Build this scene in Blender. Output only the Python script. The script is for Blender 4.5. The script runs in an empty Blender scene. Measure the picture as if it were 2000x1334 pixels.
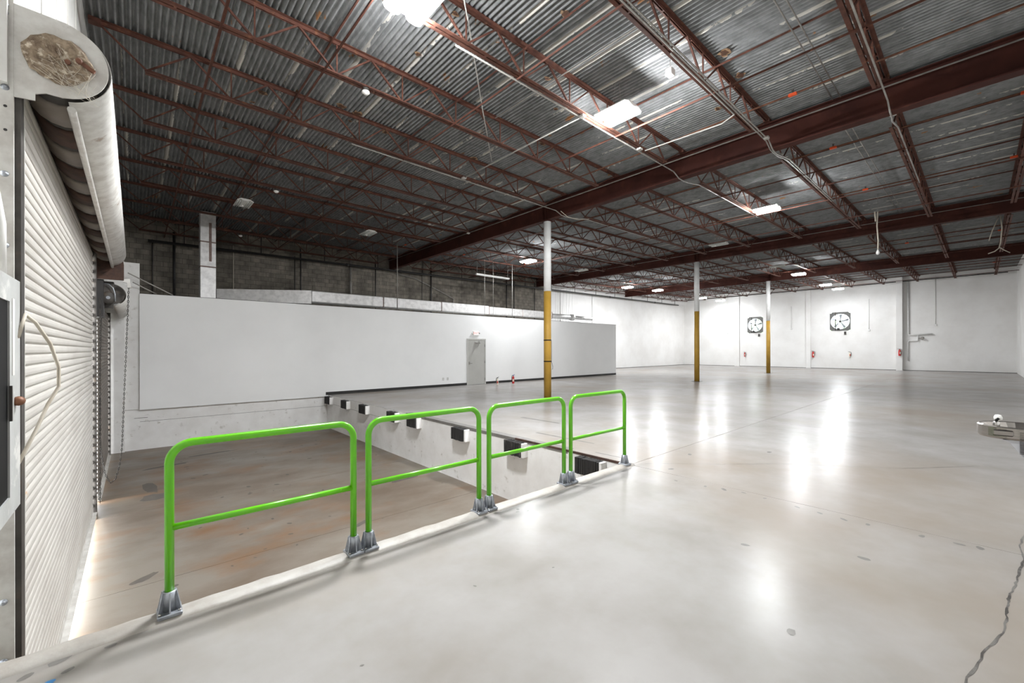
import bpy, math, random
from mathutils import Vector, Matrix
random.seed(7)
sc = bpy.context.scene
COL = sc.collection

# ------------------------------------------------------------------ camera, world, exposure
EYE = 1.68
cam_d = bpy.data.cameras.new('camera')
cam_d.sensor_width = 36.0
cam_d.lens = 821.5 / 2000 * 36.0
cam_d.shift_y = 15.8 / 2000
cam_d.clip_start = 0.05
cam_d.clip_end = 300
cam = bpy.data.objects.new('camera', cam_d)
COL.objects.link(cam)
cam.location = (0, 0, EYE)
cam.rotation_euler = (math.pi / 2, 0.0016, -math.radians(90 - 48.052))
sc.camera = cam

w = bpy.data.worlds.new('sky')
sc.world = w
w.use_nodes = True
wn = w.node_tree.nodes
bg = wn['Background']
bg.inputs['Color'].default_value = (0.93, 0.97, 1.0, 1)
bg.inputs['Strength'].default_value = 30.0

sc.view_settings.view_transform = 'Standard'
sc.view_settings.look = 'None'
sc.view_settings.gamma = 1
sc.view_settings.use_curve_mapping = False
sc.view_settings.exposure = 0.0
sc.cycles.use_denoising = True
sc.cycles.max_bounces = 10
sc.cycles.diffuse_bounces = 6
sc.cycles.sample_clamp_indirect = 6.0
LAMP = 680.0       # radiance of a lit high-bay lens in the near bays
LAMP_FAR = 430.0   # lens radiance in the far bays, lowered to balance floor and walls

# ------------------------------------------------------------------ materials
MATS = {}

def srgb(r, g, b):
    f = lambda c: ((c / 255 + 0.055) / 1.055) ** 2.4 if c / 255 > 0.04045 else c / 255 / 12.92
    return (f(r), f(g), f(b), 1)

def mat(name, c1, c2=None, rough=0.6, metal=0.0, scale=3.0, lo=0.4, hi=0.65, c3=None, scale3=0.7, lo3=0.5, hi3=0.7,
        bump=0.0, bscale=30.0, stretch=(1, 1, 1), rvar=0.0, spec=0.5, coat=0.0):
    """procedural principled material: c1/c2 mixed by noise, optional third tint at another scale (world position)"""
    m = bpy.data.materials.new(name)
    m.use_nodes = True
    nt = m.node_tree; N = nt.nodes; L = nt.links
    b = N['Principled BSDF']
    b.inputs['Roughness'].default_value = rough
    b.inputs['Metallic'].default_value = metal
    b.inputs['Specular IOR Level'].default_value = spec
    b.inputs['Coat Weight'].default_value = coat
    geo = N.new('ShaderNodeNewGeometry')
    mp = N.new('ShaderNodeMapping'); mp.inputs['Scale'].default_value = stretch
    L.new(geo.outputs['Position'], mp.inputs['Vector'])
    if c2 is None:
        c2 = tuple(x * 0.85 for x in c1[:3]) + (1,)
    def layer(prev, col, s, a, z, seed):
        n = N.new('ShaderNodeTexNoise'); n.inputs['Scale'].default_value = s; n.inputs['Detail'].default_value = 6
        n.inputs['Roughness'].default_value = 0.6
        mm = N.new('ShaderNodeMapping'); mm.inputs['Location'].default_value = (seed, seed * 2, seed * 3)
        L.new(mp.outputs[0], mm.inputs['Vector']); L.new(mm.outputs[0], n.inputs['Vector'])
        r = N.new('ShaderNodeMapRange'); r.inputs['From Min'].default_value = a; r.inputs['From Max'].default_value = z
        L.new(n.outputs['Fac'], r.inputs['Value'])
        mx = N.new('ShaderNodeMix'); mx.data_type = 'RGBA'
        L.new(r.outputs[0], mx.inputs['Factor'])
        if isinstance(prev, tuple):
            mx.inputs['A'].default_value = prev
        else:
            L.new(prev, mx.inputs['A'])
        mx.inputs['B'].default_value = col
        return mx.outputs['Result'], r.outputs[0]
    col, fac = layer(c1, c2, scale, lo, hi, 3.1)
    if c3 is not None:
        col, fac3 = layer(col, c3, scale3, lo3, hi3, 9.7)
    L.new(col, b.inputs['Base Color'])
    if rvar:
        r = N.new('ShaderNodeMapRange'); r.inputs['To Min'].default_value = rough; r.inputs['To Max'].default_value = rough + rvar
        L.new(fac, r.inputs['Value']); L.new(r.outputs[0], b.inputs['Roughness'])
    if bump:
        n = N.new('ShaderNodeTexNoise'); n.inputs['Scale'].default_value = bscale; n.inputs['Detail'].default_value = 4
        L.new(mp.outputs[0], n.inputs['Vector'])
        bp = N.new('ShaderNodeBump'); bp.inputs['Strength'].default_value = bump; bp.inputs['Distance'].default_value = 0.02
        L.new(n.outputs['Fac'], bp.inputs['Height']); L.new(bp.outputs[0], b.inputs['Normal'])
    MATS[name] = m
    return m

def emit(name, col, strength):
    m = bpy.data.materials.new(name); m.use_nodes = True
    b = m.node_tree.nodes['Principled BSDF']
    b.inputs['Base Color'].default_value = (0.8, 0.8, 0.8, 1)
    b.inputs['Emission Color'].default_value = col
    b.inputs['Emission Strength'].default_value = strength
    MATS[name] = m
    return m

mat('polished_concrete', srgb(153, 150, 147), srgb(139, 135, 130), rough=0.24, scale=1.1, lo=0.36, hi=0.66,
    c3=srgb(134, 125, 114), scale3=0.28, lo3=0.46, hi3=0.7, bump=0.012, bscale=60, spec=0.045)
mat('curb_concrete', srgb(168, 164, 157), srgb(152, 146, 138), rough=0.5, scale=5, bump=0.12, bscale=25, c3=srgb(160, 152, 140), scale3=2.2, lo3=0.6, hi3=0.75)
mat('pit_concrete', srgb(124, 116, 106), srgb(102, 88, 74), rough=0.42, scale=0.55, lo=0.35, hi=0.65, c3=srgb(116, 86, 58), scale3=0.8, lo3=0.5, hi3=0.72,
    bump=0.05, bscale=40, stretch=(1.0, 1.6, 1), rvar=0.1)
mat('white_painted_concrete', srgb(232, 231, 229), srgb(222, 220, 217), rough=0.55, scale=2.0, bump=0.06, bscale=14, c3=srgb(196, 193, 187), scale3=6, lo3=0.62, hi3=0.72)
mat('white_painted_block', srgb(234, 233, 231), srgb(225, 223, 220), rough=0.6, scale=0.6, bump=0.08, bscale=12)
mat('office_drywall', srgb(238, 238, 237), srgb(233, 233, 232), rough=0.65, scale=0.5)
mat('white_paint', srgb(214, 213, 209), srgb(200, 198, 193), rough=0.5, scale=4)
mat('joint_dark', srgb(70, 66, 60), rough=0.9)  # even dark tone for joint lines, subbase and roof board
mat('form_line', srgb(150, 147, 142), rough=0.8)
mat('black_vinyl', srgb(38, 37, 36), srgb(30, 30, 30), rough=0.45)
mat('mortar', srgb(60, 56, 50), srgb(48, 45, 41), rough=0.9, scale=2)
mat('joist_primer', srgb(95, 60, 49), srgb(72, 46, 38), spec=0.25, rough=0.65, scale=5, c3=srgb(124, 84, 62), scale3=9, lo3=0.58, hi3=0.72)
mat('beam_primer', srgb(70, 37, 30), srgb(54, 27, 22), spec=0.2, rough=0.75, scale=1.2, c3=srgb(84, 48, 36), scale3=3, lo3=0.55, hi3=0.75)
mat('column_white', srgb(228, 228, 226), srgb(216, 215, 212), rough=0.45, scale=3)
mat('column_yellow', srgb(177, 139, 58), srgb(163, 127, 52), spec=0.3, rough=0.5, scale=2.5, c3=srgb(150, 110, 50), scale3=7, lo3=0.66, hi3=0.78)
mat('green_paint', srgb(97, 184, 10), srgb(87, 172, 9), rough=0.28, scale=4, c3=srgb(150, 215, 70), scale3=22, lo3=0.7, hi3=0.76, coat=0.3)
mat('galvanized', srgb(168, 172, 178), srgb(140, 144, 150), rough=0.42, metal=0.6, scale=14, bump=0.03)
mat('galvanized_dusty', srgb(206, 204, 199), srgb(184, 180, 174), rough=0.6, metal=0.1, scale=8, c3=srgb(130, 104, 84), scale3=5, lo3=0.62, hi3=0.75, bump=0.03)
mat('dirt_web', srgb(150, 134, 114), srgb(104, 88, 72), rough=0.95, scale=22, lo=0.35, hi=0.6, c3=srgb(196, 184, 166), scale3=30, lo3=0.55, hi3=0.68, bump=0.6, bscale=40)
mat('spider_silk', srgb(206, 198, 184), rough=0.9)
mat('rust_brown', srgb(116, 76, 56), srgb(86, 54, 40), rough=0.8, scale=12)
mat('rust_scale', srgb(150, 124, 96), srgb(112, 84, 58), rough=0.9, scale=14)
mat('rust_hole', srgb(84, 52, 32), srgb(62, 42, 28), rough=0.9, scale=14)
mat('rust_dark', srgb(74, 52, 42), srgb(50, 36, 30), rough=0.85, scale=9)
mat('dark_steel', srgb(74, 70, 66), srgb(54, 51, 48), rough=0.55, metal=0.3, scale=6, c3=srgb(98, 84, 70), scale3=3, lo3=0.58, hi3=0.72)
mat('black_steel', srgb(40, 37, 36), srgb(30, 28, 27), rough=0.5, scale=6)
mat('slat_paint', srgb(188, 184, 177), srgb(174, 169, 162), rough=0.45, scale=2, c3=srgb(176, 140, 98), scale3=4.5, lo3=0.7, hi3=0.76, bump=0.01, stretch=(1, 0.5, 2))
mat('slat_dark', srgb(116, 107, 98), srgb(96, 88, 80), rough=0.55, scale=2, c3=srgb(92, 82, 72), scale3=4, lo3=0.55, hi3=0.7)
mat('rubber', srgb(38, 36, 35), srgb(26, 25, 24), rough=0.85, scale=9, c3=srgb(88, 84, 80), scale3=5, lo3=0.6, hi3=0.72, stretch=(1, 3, 0.6), bump=0.3, bscale=18)
mat('door_grey', srgb(176, 175, 170), srgb(170, 169, 164), rough=0.5, scale=2)
mat('frame_grey', srgb(188, 187, 182), srgb(182, 181, 176), rough=0.5, scale=2)
mat('chrome', srgb(196, 194, 190), srgb(180, 178, 174), rough=0.22, metal=1.0, scale=4)
mat('stainless', srgb(164, 158, 152), srgb(150, 145, 139), rough=0.25, metal=0.95, scale=6, stretch=(1, 1, 8))
mat('fountain_grey', srgb(176, 176, 180), srgb(170, 170, 174), rough=0.5, scale=4)
mat('cabinet_paint', srgb(172, 173, 170), srgb(158, 158, 155), rough=0.55, scale=5, c3=srgb(196, 195, 190), scale3=7, lo3=0.58, hi3=0.66)
mat('white_plastic', srgb(236, 234, 230), srgb(228, 226, 222), rough=0.4, scale=6)
mat('black_plastic', srgb(20, 20, 21), srgb(14, 14, 15), spec=0.15, rough=0.55, scale=6)
mat('extinguisher_red', srgb(196, 30, 28), srgb(178, 26, 25), rough=0.3, scale=6, coat=0.3)
mat('extinguisher_label', srgb(232, 226, 210), srgb(222, 214, 196), rough=0.5, scale=20)
mat('blue_plastic', srgb(48, 84, 150), rough=0.4)
mat('orange_plastic', srgb(222, 84, 34), srgb(206, 74, 30), rough=0.5, scale=9)
mat('brown_metal', srgb(128, 84, 58), srgb(108, 70, 48), rough=0.5, metal=0.2, scale=30)
mat('foil', srgb(222, 220, 218), srgb(198, 196, 194), rough=0.4, metal=0.45, scale=6, bump=0.25, bscale=5)
mat('foil_tape', srgb(132, 112, 104), srgb(116, 96, 90), rough=0.5, metal=0.4, scale=12)
mat('conduit', srgb(150, 147, 141), srgb(128, 123, 116), rough=0.5, metal=0.4, scale=5)
mat('conduit_white', srgb(168, 165, 159), srgb(154, 150, 144), rough=0.5, scale=5)
mat('cable', srgb(190, 182, 168), srgb(170, 160, 144), rough=0.6, scale=8)
mat('fan_plate', srgb(104, 103, 100), srgb(86, 85, 82), rough=0.6, scale=5)
mat('louver', srgb(196, 200, 196), srgb(180, 184, 180), rough=0.5, scale=4)
mat('asphalt', srgb(190, 188, 182), srgb(176, 172, 166), rough=0.9, scale=1)
mat('leaf', srgb(92, 116, 80), srgb(62, 84, 54), rough=0.8, scale=1.4, bump=0.6, bscale=3)
mat('bark', srgb(110, 92, 74), rough=0.9)
mat('floor_patch', srgb(122, 119, 115), srgb(112, 109, 105), rough=0.24, scale=9, spec=0.06)
mat('crack_filler', srgb(104, 101, 97), srgb(66, 63, 60), spec=0.1, rough=0.7, scale=3, lo=0.45, hi=0.55)
mat('blue_paint_mark', srgb(58, 120, 170), rough=0.5)
mat('stain_dark', srgb(84, 78, 72), srgb(96, 88, 80), rough=0.6, scale=6)
mat('exit_red', srgb(226, 84, 60), rough=0.5)
emit('lens_lit', (0.95, 0.975, 1.0, 1), LAMP)
emit('lens_lit_mid', (0.95, 0.975, 1.0, 1), LAMP * 0.65)
emit('lens_lit_weak', (0.95, 0.975, 1.0, 1), LAMP_FAR)
emit('lens_lit_weakest', (0.95, 0.975, 1.0, 1), LAMP_FAR * 0.66)  # same fixtures, dimmed further so the far wall does not blow out
emit('exit_face', (1.0, 0.93, 0.9, 1), 0.5)

# deck sheets: grey galvanized, torn white caulk along the lap, rust blotches
def deck_material():
    m = mat('deck_steel', srgb(136, 137, 137), srgb(114, 115, 115), rough=0.6, metal=0.1, spec=0.3, scale=7, lo=0.4, hi=0.62,
            c3=srgb(150, 108, 72), scale3=2.6, lo3=0.675, hi3=0.70, stretch=(1.0, 0.7, 1))
    nt = m.node_tree; N = nt.nodes; L = nt.links
    b = N['Principled BSDF']
    src = b.inputs['Base Color'].links[0].from_socket
    tc = N.new('ShaderNodeTexCoord'); sx = N.new('ShaderNodeSeparateXYZ')
    L.new(tc.outputs['Object'], sx.inputs[0])
    geo = N.new('ShaderNodeNewGeometry')
    mp = N.new('ShaderNodeMapping'); mp.inputs['Scale'].default_value = (0.6, 0.45, 1)
    L.new(geo.outputs['Position'], mp.inputs['Vector'])
    n = N.new('ShaderNodeTexNoise'); n.inputs['Scale'].default_value = 1.1; n.inputs['Detail'].default_value = 3
    L.new(mp.outputs[0], n.inputs['Vector'])
    n2 = N.new('ShaderNodeTexNoise'); n2.inputs['Scale'].default_value = 9; n2.inputs['Detail'].default_value = 4
    L.new(geo.outputs['Position'], n2.inputs['Vector'])
    a = N.new('ShaderNodeMath'); a.operation = 'MULTIPLY_ADD'; a.inputs[1].default_value = 0.42; a.inputs[2].default_value = -0.195
    L.new(n.outputs['Fac'], a.inputs[0])
    a2 = N.new('ShaderNodeMath'); a2.operation = 'MULTIPLY_ADD'; a2.inputs[1].default_value = 0.12; a2.inputs[2].default_value = -0.06
    L.new(n2.outputs['Fac'], a2.inputs[0])
    s = N.new('ShaderNodeMath'); s.operation = 'ADD'
    L.new(a.outputs[0], s.inputs[0]); L.new(a2.outputs[0], s.inputs[1])
    lt = N.new('ShaderNodeMath'); lt.operation = 'LESS_THAN'
    L.new(sx.outputs['X'], lt.inputs[0]); L.new(s.outputs[0], lt.inputs[1])
    mx = N.new('ShaderNodeMix'); mx.data_type = 'RGBA'
    L.new(lt.outputs[0], mx.inputs['Factor']); L.new(src, mx.inputs['A'])
    mx.inputs['B'].default_value = srgb(196, 192, 184)
    L.new(mx.outputs['Result'], b.inputs['Base Color'])
deck_material()

# unpainted block: one tone for each block (snapped position), grime by noise
def block_material():
    m = mat('grey_block', srgb(134, 127, 116), srgb(112, 106, 97), rough=0.9, scale=2.5, c3=srgb(82, 77, 69), scale3=0.55, lo3=0.46, hi3=0.66, bump=0.15, bscale=30)
    nt = m.node_tree; N = nt.nodes; L = nt.links
    b = N['Principled BSDF']
    src = b.inputs['Base Color'].links[0].from_socket
    geo = N.new('ShaderNodeNewGeometry')
    sn = N.new('ShaderNodeVectorMath'); sn.operation = 'SNAP'; sn.inputs[1].default_value = (0.2, 50, 0.2)
    L.new(geo.outputs['Position'], sn.inputs[0])
    wn_ = N.new('ShaderNodeTexWhiteNoise'); L.new(sn.outputs[0], wn_.inputs['Vector'])
    r = N.new('ShaderNodeMapRange'); r.inputs['To Min'].default_value = 0.78; r.inputs['To Max'].default_value = 1.15
    L.new(wn_.outputs['Value'], r.inputs['Value'])
    mx = N.new('ShaderNodeMix'); mx.data_type = 'RGBA'; mx.blend_type = 'MULTIPLY'; mx.inputs['Factor'].default_value = 1
    L.new(src, mx.inputs['A']); L.new(r.outputs[0], mx.inputs['B'])
    L.new(mx.outputs['Result'], b.inputs['Base Color'])
block_material()

# ------------------------------------------------------------------ mesh builder
class MB:
    def __init__(self):
        self.v = []; self.f = []; self.smooth = []
    def add(self, vs, fs, smooth=False):
        o = len(self.v)
        self.v += [tuple(p) for p in vs]
        self.f += [tuple(i + o for i in q) for q in fs]
        self.smooth += [smooth] * len(fs)
        return self
    def box(self, x0, x1, y0, y1, z0, z1):
        v = [(x0, y0, z0), (x1, y0, z0), (x1, y1, z0), (x0, y1, z0), (x0, y0, z1), (x1, y0, z1), (x1, y1, z1), (x0, y1, z1)]
        return self.add(v, [(0, 3, 2, 1), (4, 5, 6, 7), (0, 1, 5, 4), (1, 2, 6, 5), (2, 3, 7, 6), (3, 0, 4, 7)])
    def cbox(self, x0, x1, y0, y1, z0, z1, c):
        """box with chamfered vertical and top/bottom edges (convex hull of 24 points by hand: use 3 stacked rings)"""
        def ring(z, i):
            a0, a1, b0, b1 = x0 + i, x1 - i, y0 + i, y1 - i
            return [(a0 + c, b0, z), (a1 - c, b0, z), (a1, b0 + c, z), (a1, b1 - c, z), (a1 - c, b1, z), (a0 + c, b1, z), (a0, b1 - c, z), (a0, b0 + c, z)]
        rings = [ring(z0, c), ring(z0 + c, 0), ring(z1 - c, 0), ring(z1, c)]
        return self.loft(rings, True)
    def loft(self, rings, caps=True, closed=True, smooth=False):
        n = len(rings[0]); vs = [p for r in rings for p in r]; fs = []
        for i in range(len(rings) - 1):
            for j in range(n if closed else n - 1):
                k = (j + 1) % n
                fs.append((i * n + j, i * n + k, (i + 1) * n + k, (i + 1) * n + j))
        o = len(self.v)
        self.add(vs, fs, smooth)
        if caps and closed:
            self.f.append(tuple(o + j for j in reversed(range(n)))); self.smooth.append(False)
            self.f.append(tuple(o + (len(rings) - 1) * n + j for j in range(n))); self.smooth.append(False)
        return self
    def tube(self, pts, r, n=8, caps=True, smooth=True):
        pts = [Vector(p) for p in pts]
        rs = r if isinstance(r, (list, tuple)) else [r] * len(pts)
        rings = []; prev = None
        for i, p in enumerate(pts):
            if i == 0: d = pts[1] - p
            elif i == len(pts) - 1: d = p - pts[i - 1]
            else: d = (pts[i + 1] - p).normalized() + (p - pts[i - 1]).normalized()
            d.normalize()
            if prev is None:
                a = Vector((0, 0, 1)) if abs(d.z) < 0.9 else Vector((1, 0, 0))
                u = d.cross(a).normalized()
            else:
                u = (prev - d * prev.dot(d)).normalized()
            prev = u
            v = d.cross(u)
            rings.append([tuple(p + (u * math.cos(2 * math.pi * k / n) + v * math.sin(2 * math.pi * k / n)) * rs[i]) for k in range(n)])
        return self.loft(rings, caps, True, smooth)
    def bar(self, a, b, wx, wy):
        """rectangular bar from a to b; wy measured along world Y where possible"""
        a = Vector(a); b = Vector(b); d = (b - a).normalized()
        ref = Vector((0, 1, 0)) if abs(d.y) < 0.9 else Vector((1, 0, 0))
        u = d.cross(ref).normalized(); v = d.cross(u).normalized()
        ring = lambda p: [tuple(p + u * sx * wx / 2 + v * sy * wy / 2) for sx, sy in ((-1, -1), (1, -1), (1, 1), (-1, 1))]
        return self.loft([ring(a), ring(b)], True)
    def prism(self, prof, axis, a, b, smooth=False):
        """closed profile extruded along axis 'x','y' or 'z' from a to b; profile gives the other two coordinates"""
        def pt(p, t):
            return {'x': (t, p[0], p[1]), 'y': (p[0], t, p[1]), 'z': (p[0], p[1], t)}[axis]
        return self.loft([[pt(p, a) for p in prof], [pt(p, b) for p in prof]], True, True, smooth)
    def sheet(self, prof, axis, a, b, smooth=True):
        def pt(p, t):
            return {'x': (t, p[0], p[1]), 'y': (p[0], t, p[1]), 'z': (p[0], p[1], t)}[axis]
        return self.loft([[pt(p, a) for p in prof], [pt(p, b) for p in prof]], False, False, smooth)
    def lathe(self, prof, c, axis='z', n=16, smooth=True):
        """profile (radius, height) turned about axis through c"""
        rings = []
        for r, h in prof:
            ring = []
            for k in range(n):
                a = 2 * math.pi * k / n
                x, y = r * math.cos(a), r * math.sin(a)
                ring.append({'z': (c[0] + x, c[1] + y, c[2] + h), 'x': (c[0] + h, c[1] + x, c[2] + y), 'y': (c[0] + y, c[1] + h, c[2] + x)}[axis])
            rings.append(ring)
        return self.loft(rings, True, True, smooth)
    def mesh(self, name):
        me = bpy.data.meshes.new(name)
        me.from_pydata(self.v, [], self.f)
        me.polygons.foreach_set('use_smooth', self.smooth)
        me.update()
        return me
    def build(self, name, m, parent=None, kind=None, label=None, cat=None, group=None, org=None):
        o0 = org if org is not None else (root_of(parent) if parent is not None else None)
        if o0 is not None:
            self.v = [(p[0] - o0[0], p[1] - o0[1], p[2] - o0[2]) for p in self.v]
        me = self.mesh(name)
        me.materials.append(MATS[m])
        o = bpy.data.objects.new(name, me)
        COL.objects.link(o)
        if parent is not None: o.parent = parent
        elif org is not None: o.location = org
        tag(o, label, cat, group, kind)
        return o

ROOTS = {}
def root_of(o):
    while o.parent is not None: o = o.parent
    return ROOTS.get(o.name, (0, 0, 0))

def tag(o, label=None, cat=None, group=None, kind=None):
    if label: o['label'] = label
    if cat: o['category'] = cat
    if group: o['group'] = group
    if kind: o['kind'] = kind
    return o

def thing(name, label=None, cat=None, loc=(0, 0, 0), group=None, kind=None):
    o = bpy.data.objects.new(name, None)
    o.empty_display_size = 0.2
    COL.objects.link(o)
    o.location = loc
    ROOTS[o.name] = tuple(loc)
    return tag(o, label, cat, group, kind)

def inst(me, name, m, parent, loc=(0, 0, 0), rot=(0, 0, 0), label=None):
    if len(me.materials) == 0: me.materials.append(MATS[m])
    o = bpy.data.objects.new(name, me)
    COL.objects.link(o)
    o.parent = parent
    o.location = loc; o.rotation_euler = rot
    if label: o['label'] = label
    return o

def arc(c, r, a0, a1, n):
    return [(c[0] + r * math.cos(math.radians(a0 + (a1 - a0) * i / n)), c[1] + r * math.sin(math.radians(a0 + (a1 - a0) * i / n))) for i in range(n + 1)]

ORD = ['first', 'second', 'third', 'fourth', 'fifth', 'sixth', 'seventh', 'eighth', 'ninth', 'tenth', 'eleventh', 'twelfth']

# ------------------------------------------------------------------ room measures (metres)
XW, XE = -0.53, 45.0            # door wall, far wall
YS, YN = -1.7, 21.7             # right wall, back wall
PX, PY0, PY1, PZ = 5.38, 3.5, 16.3, -1.22   # loading pit: east edge, south edge, north edge, depth
BX = [10.45, 21.9, 33.4]        # girder lines
SL = 0.018
def lift(x): return max(0.0, x - BX[0]) * SL
ZD = 6.72                       # underside of deck over the first bay

# ------------------------------------------------------------------ floor
fl = thing('floor', kind='structure')
xs = [XW - 0.4, PX, 10.9, 16.4, 22.3, 27.8, 33.3, 38.8, XE + 0.1]
ys = [YS - 0.1, PY0 - 0.09, 9.9, PY1, YN + 0.1]
g = 0.003
for i in range(len(xs) - 1):
    for j in range(len(ys) - 1):
        if i == 0 and j in (1, 2): continue
        y1 = ys[j + 1]
        x0, x1, y0 = xs[i], xs[i + 1], ys[j]
        if i == 0 and j == 3: y0 = PY1 + 0.3
        mb = MB(); c = 0.004
        top = [(x0 + g + c, y0 + g + c), (x1 - g - c, y0 + g + c), (x1 - g - c, y1 - g - c), (x0 + g + c, y1 - g - c)]
        mid = [(x0 + g, y0 + g), (x1 - g, y0 + g), (x1 - g, y1 - g), (x0 + g, y1 - g)]
        mb.loft([[(a, b, -0.15) for a, b in mid], [(a, b, -c) for a, b in mid], [(a, b, 0) for a, b in top]])
        mb.build('slab', 'polished_concrete', fl)
MB().box(PX + 0.01, XE + 0.1, YS, YN, -0.5, -0.16).box(XW - 0.4, PX + 0.01, YS, PY0 - 0.1, -0.5, -0.16).box(XW, PX + 0.01, PY1 + 0.3, YN, -0.5, -0.16).build('subbase', 'joint_dark', fl)
# winding filled crack near the water fountain
def ribbon(pts, wd, z=0.0012):
    mb = MB(); L = []; R = []
    for i, p in enumerate(pts):
        a = pts[max(0, i - 1)]; b = pts[min(len(pts) - 1, i + 1)]
        d = Vector((b[0] - a[0], b[1] - a[1])).normalized(); n = Vector((-d.y, d.x))
        ww = wd * random.uniform(0.5, 1.2)
        L.append((p[0] + n.x * ww, p[1] + n.y * ww, z)); R.append((p[0] - n.x * ww, p[1] - n.y * ww, z))
    n = len(pts)
    mb.add(L + R, [(i, n + i, n + i + 1, i + 1) for i in range(n - 1)])
    return mb
def wiggle(pts, n, amp):
    out = []
    for a, b in zip(pts, pts[1:]):
        for k in range(n):
            t = k / n
            out.append((a[0] + (b[0] - a[0]) * t + random.uniform(-amp, amp), a[1] + (b[1] - a[1]) * t + random.uniform(-amp, amp)))
    out.append(pts[-1])
    return out
ribbon(wiggle([(2.7, 0.12), (3.1, 0.053), (3.54, -0.02), (3.86, -0.098), (4.19, -0.115), (4.42, -0.135), (4.75, -0.176), (5.25, -0.231), (5.63, -0.225), (6.2, -0.3)], 7, 0.006), 0.007).build('crack', 'crack_filler', fl)
ribbon(wiggle([(5.6, 3.3), (6.33, 2.57), (7.1, 1.9), (8.02, 0.74), (9.0, 0.0)], 12, 0.012), 0.004).build('crack', 'crack_filler', fl)
def blob(cx, cy, rx, ry, rot, z, n=10):
    mb = MB(); pts = []
    for k in range(n):
        a = 2 * math.pi * k / n; q = random.uniform(0.8, 1.12)
        x, y = rx * q * math.cos(a), ry * q * math.sin(a)
        pts.append((cx + x * math.cos(rot) - y * math.sin(rot), cy + x * math.sin(rot) + y * math.cos(rot), z))
    mb.add(pts, [tuple(range(n))])
    return mb
for (x, y, r) in [(5.15, 2.6, .028), (5.2, 2.25, .03), (5.25, 2.05, .045), (5.3, 1.85, .03), (5.28, 1.62, .025), (5.24, 1.3, .03), (5.22, 1.1, .03), (5.2, 0.9, .035), (5.22, 0.72, .03),
                  (5.25, 0.35, .035), (5.28, 0.12, .035), (5.3, 0.0, .04), (3.9, 1.35, .035), (4.35, 0.62, .045), (2.9, 0.75, .04), (5.6, 2.9, .05), (6.6, 3.1, .05), (7.7, 2.3, .06),
                  (0.9, 2.2, .012), (1.2, 1.7, .01), (1.8, 2.4, .012), (2.4, 2.2, .012), (0.6, 1.9, .008), (3.0, 3.25, .03), (3.05, 3.15, .018), (2.95, 3.2, .02)]:
    blob(x, y, r * random.uniform(0.9, 1.3), r * 0.6, random.uniform(0, 3), 0.0015).build('filled_hole', 'floor_patch', fl)
for (x, y, r) in [(-0.42, 3.28, .035), (-0.3, 3.33, .05), (-0.22, 3.36, .03), (-0.16, 3.38, .055), (-0.38, 3.15, .03), (-0.3, 3.05, .035), (-0.26, 3.2, .03), (-0.44, 3.02, .04), (-0.1, 3.3, .03)]:
    blob(x, y, r, r * 0.55, random.uniform(-0.3, 0.6), 0.0015).build('paint_spot', 'floor_patch', fl)
blob(-0.33, 3.14, .04, .02, 0.5, 0.002).build('paint_spot', 'blue_paint_mark', fl)
# old tape marks beyond the dock edge
for (x0, y0, x1, y1, ww) in [(6.1, 4.6, 6.05, 6.0, .09), (7.2, 6.4, 7.15, 7.6, .1), (5.62, 3.7, 5.6, 4.2, .05)]:
    ribbon([(x0, y0), (x1, y1)], ww / 2, 0.0012).build('tape_mark', 'floor_patch', fl)
# steel nosing along the dock edge
MB().box(PX - 0.005, PX + 0.16, 4.6, 10.2, -0.06, 0.004).build('dock_nosing', 'floor_patch', fl)
MB().box(PX - 0.006, PX + 0.022, 3.6, 5.9, -0.03, 0.006).build('dock_nosing', 'rust_dark', fl)

# rounded concrete lip along the near side of the pit
prof = [(PY0 - 0.165, -0.01), (PY0 - 0.155, 0.006), (PY0 - 0.14, 0.016), (PY0 - 0.11, 0.026), (PY0 - 0.07, 0.032), (PY0 - 0.03, 0.026), (PY0 - 0.008, 0.012), (PY0, -0.02), (PY0, -0.5), (PY0 - 0.06, -0.5)]
mb = MB(); rings = []
nx = 60
for i in range(nx + 1):
    x = XW - 0.2 + (PX + 0.02 - XW + 0.2) * i / nx
    j1, j2 = random.uniform(-.005, .005), random.uniform(-.003, .003)
    rings.append([(x, y + (j1 if k in (4, 5, 6, 7) else 0), z + (j2 if 2 <= k <= 6 else 0)) for k, (y, z) in enumerate(prof)])
mb.loft(rings, True, True, True)
mb.build('trim_1', 'curb_concrete', kind='structure', label='rounded white concrete lip along the near edge of the loading pit')

# pit
pit = thing('floor_pit', kind='structure')
yj = [PY0 - 0.03, 6.9, 10.1, 13.2, PY1 + 0.05]
for a, b in zip(yj, yj[1:]):
    MB().box(XW - 0.3, PX + 0.05, a + 0.004, b - 0.004, PZ - 0.2, PZ).build('slab', 'pit_concrete', pit)
MB().box(XW - 0.3, PX + 0.05, PY0 - 0.05, PY1 + 0.1, PZ - 0.3, PZ - 0.02).build('subbase', 'joint_dark', pit)
for k in range(70):
    x, y = random.uniform(0.3, 5.0), random.uniform(6.5, 14.5)
    r = random.choice([.02, .025, .03, .035, .05])
    blob(x, y, r * 1.3, r * .7, random.uniform(0, 3), PZ + 0.0015, 8).build('oil_spot', 'stain_dark', pit)
for (x, y, rx, ry, ro) in [(0.25, 11.7, .12, .5, .1), (0.3, 10.9, .22, .25, .4), (4.6, 8.7, .5, .12, .2), (0.1, 7.1, .18, .06, .6), (0.15, 5.4, .12, .05, .7), (0.28, 5.6, .08, .04, .5), (2.8, 6.9, .2, .05, .5), (0.6, 13.6, .5, .1, .2), (1.6, 14.4, .6, .08, .1)]:
    blob(x, y, rx, ry, ro, PZ + 0.002, 16).build('oil_stain', 'stain_dark', pit)
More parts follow.
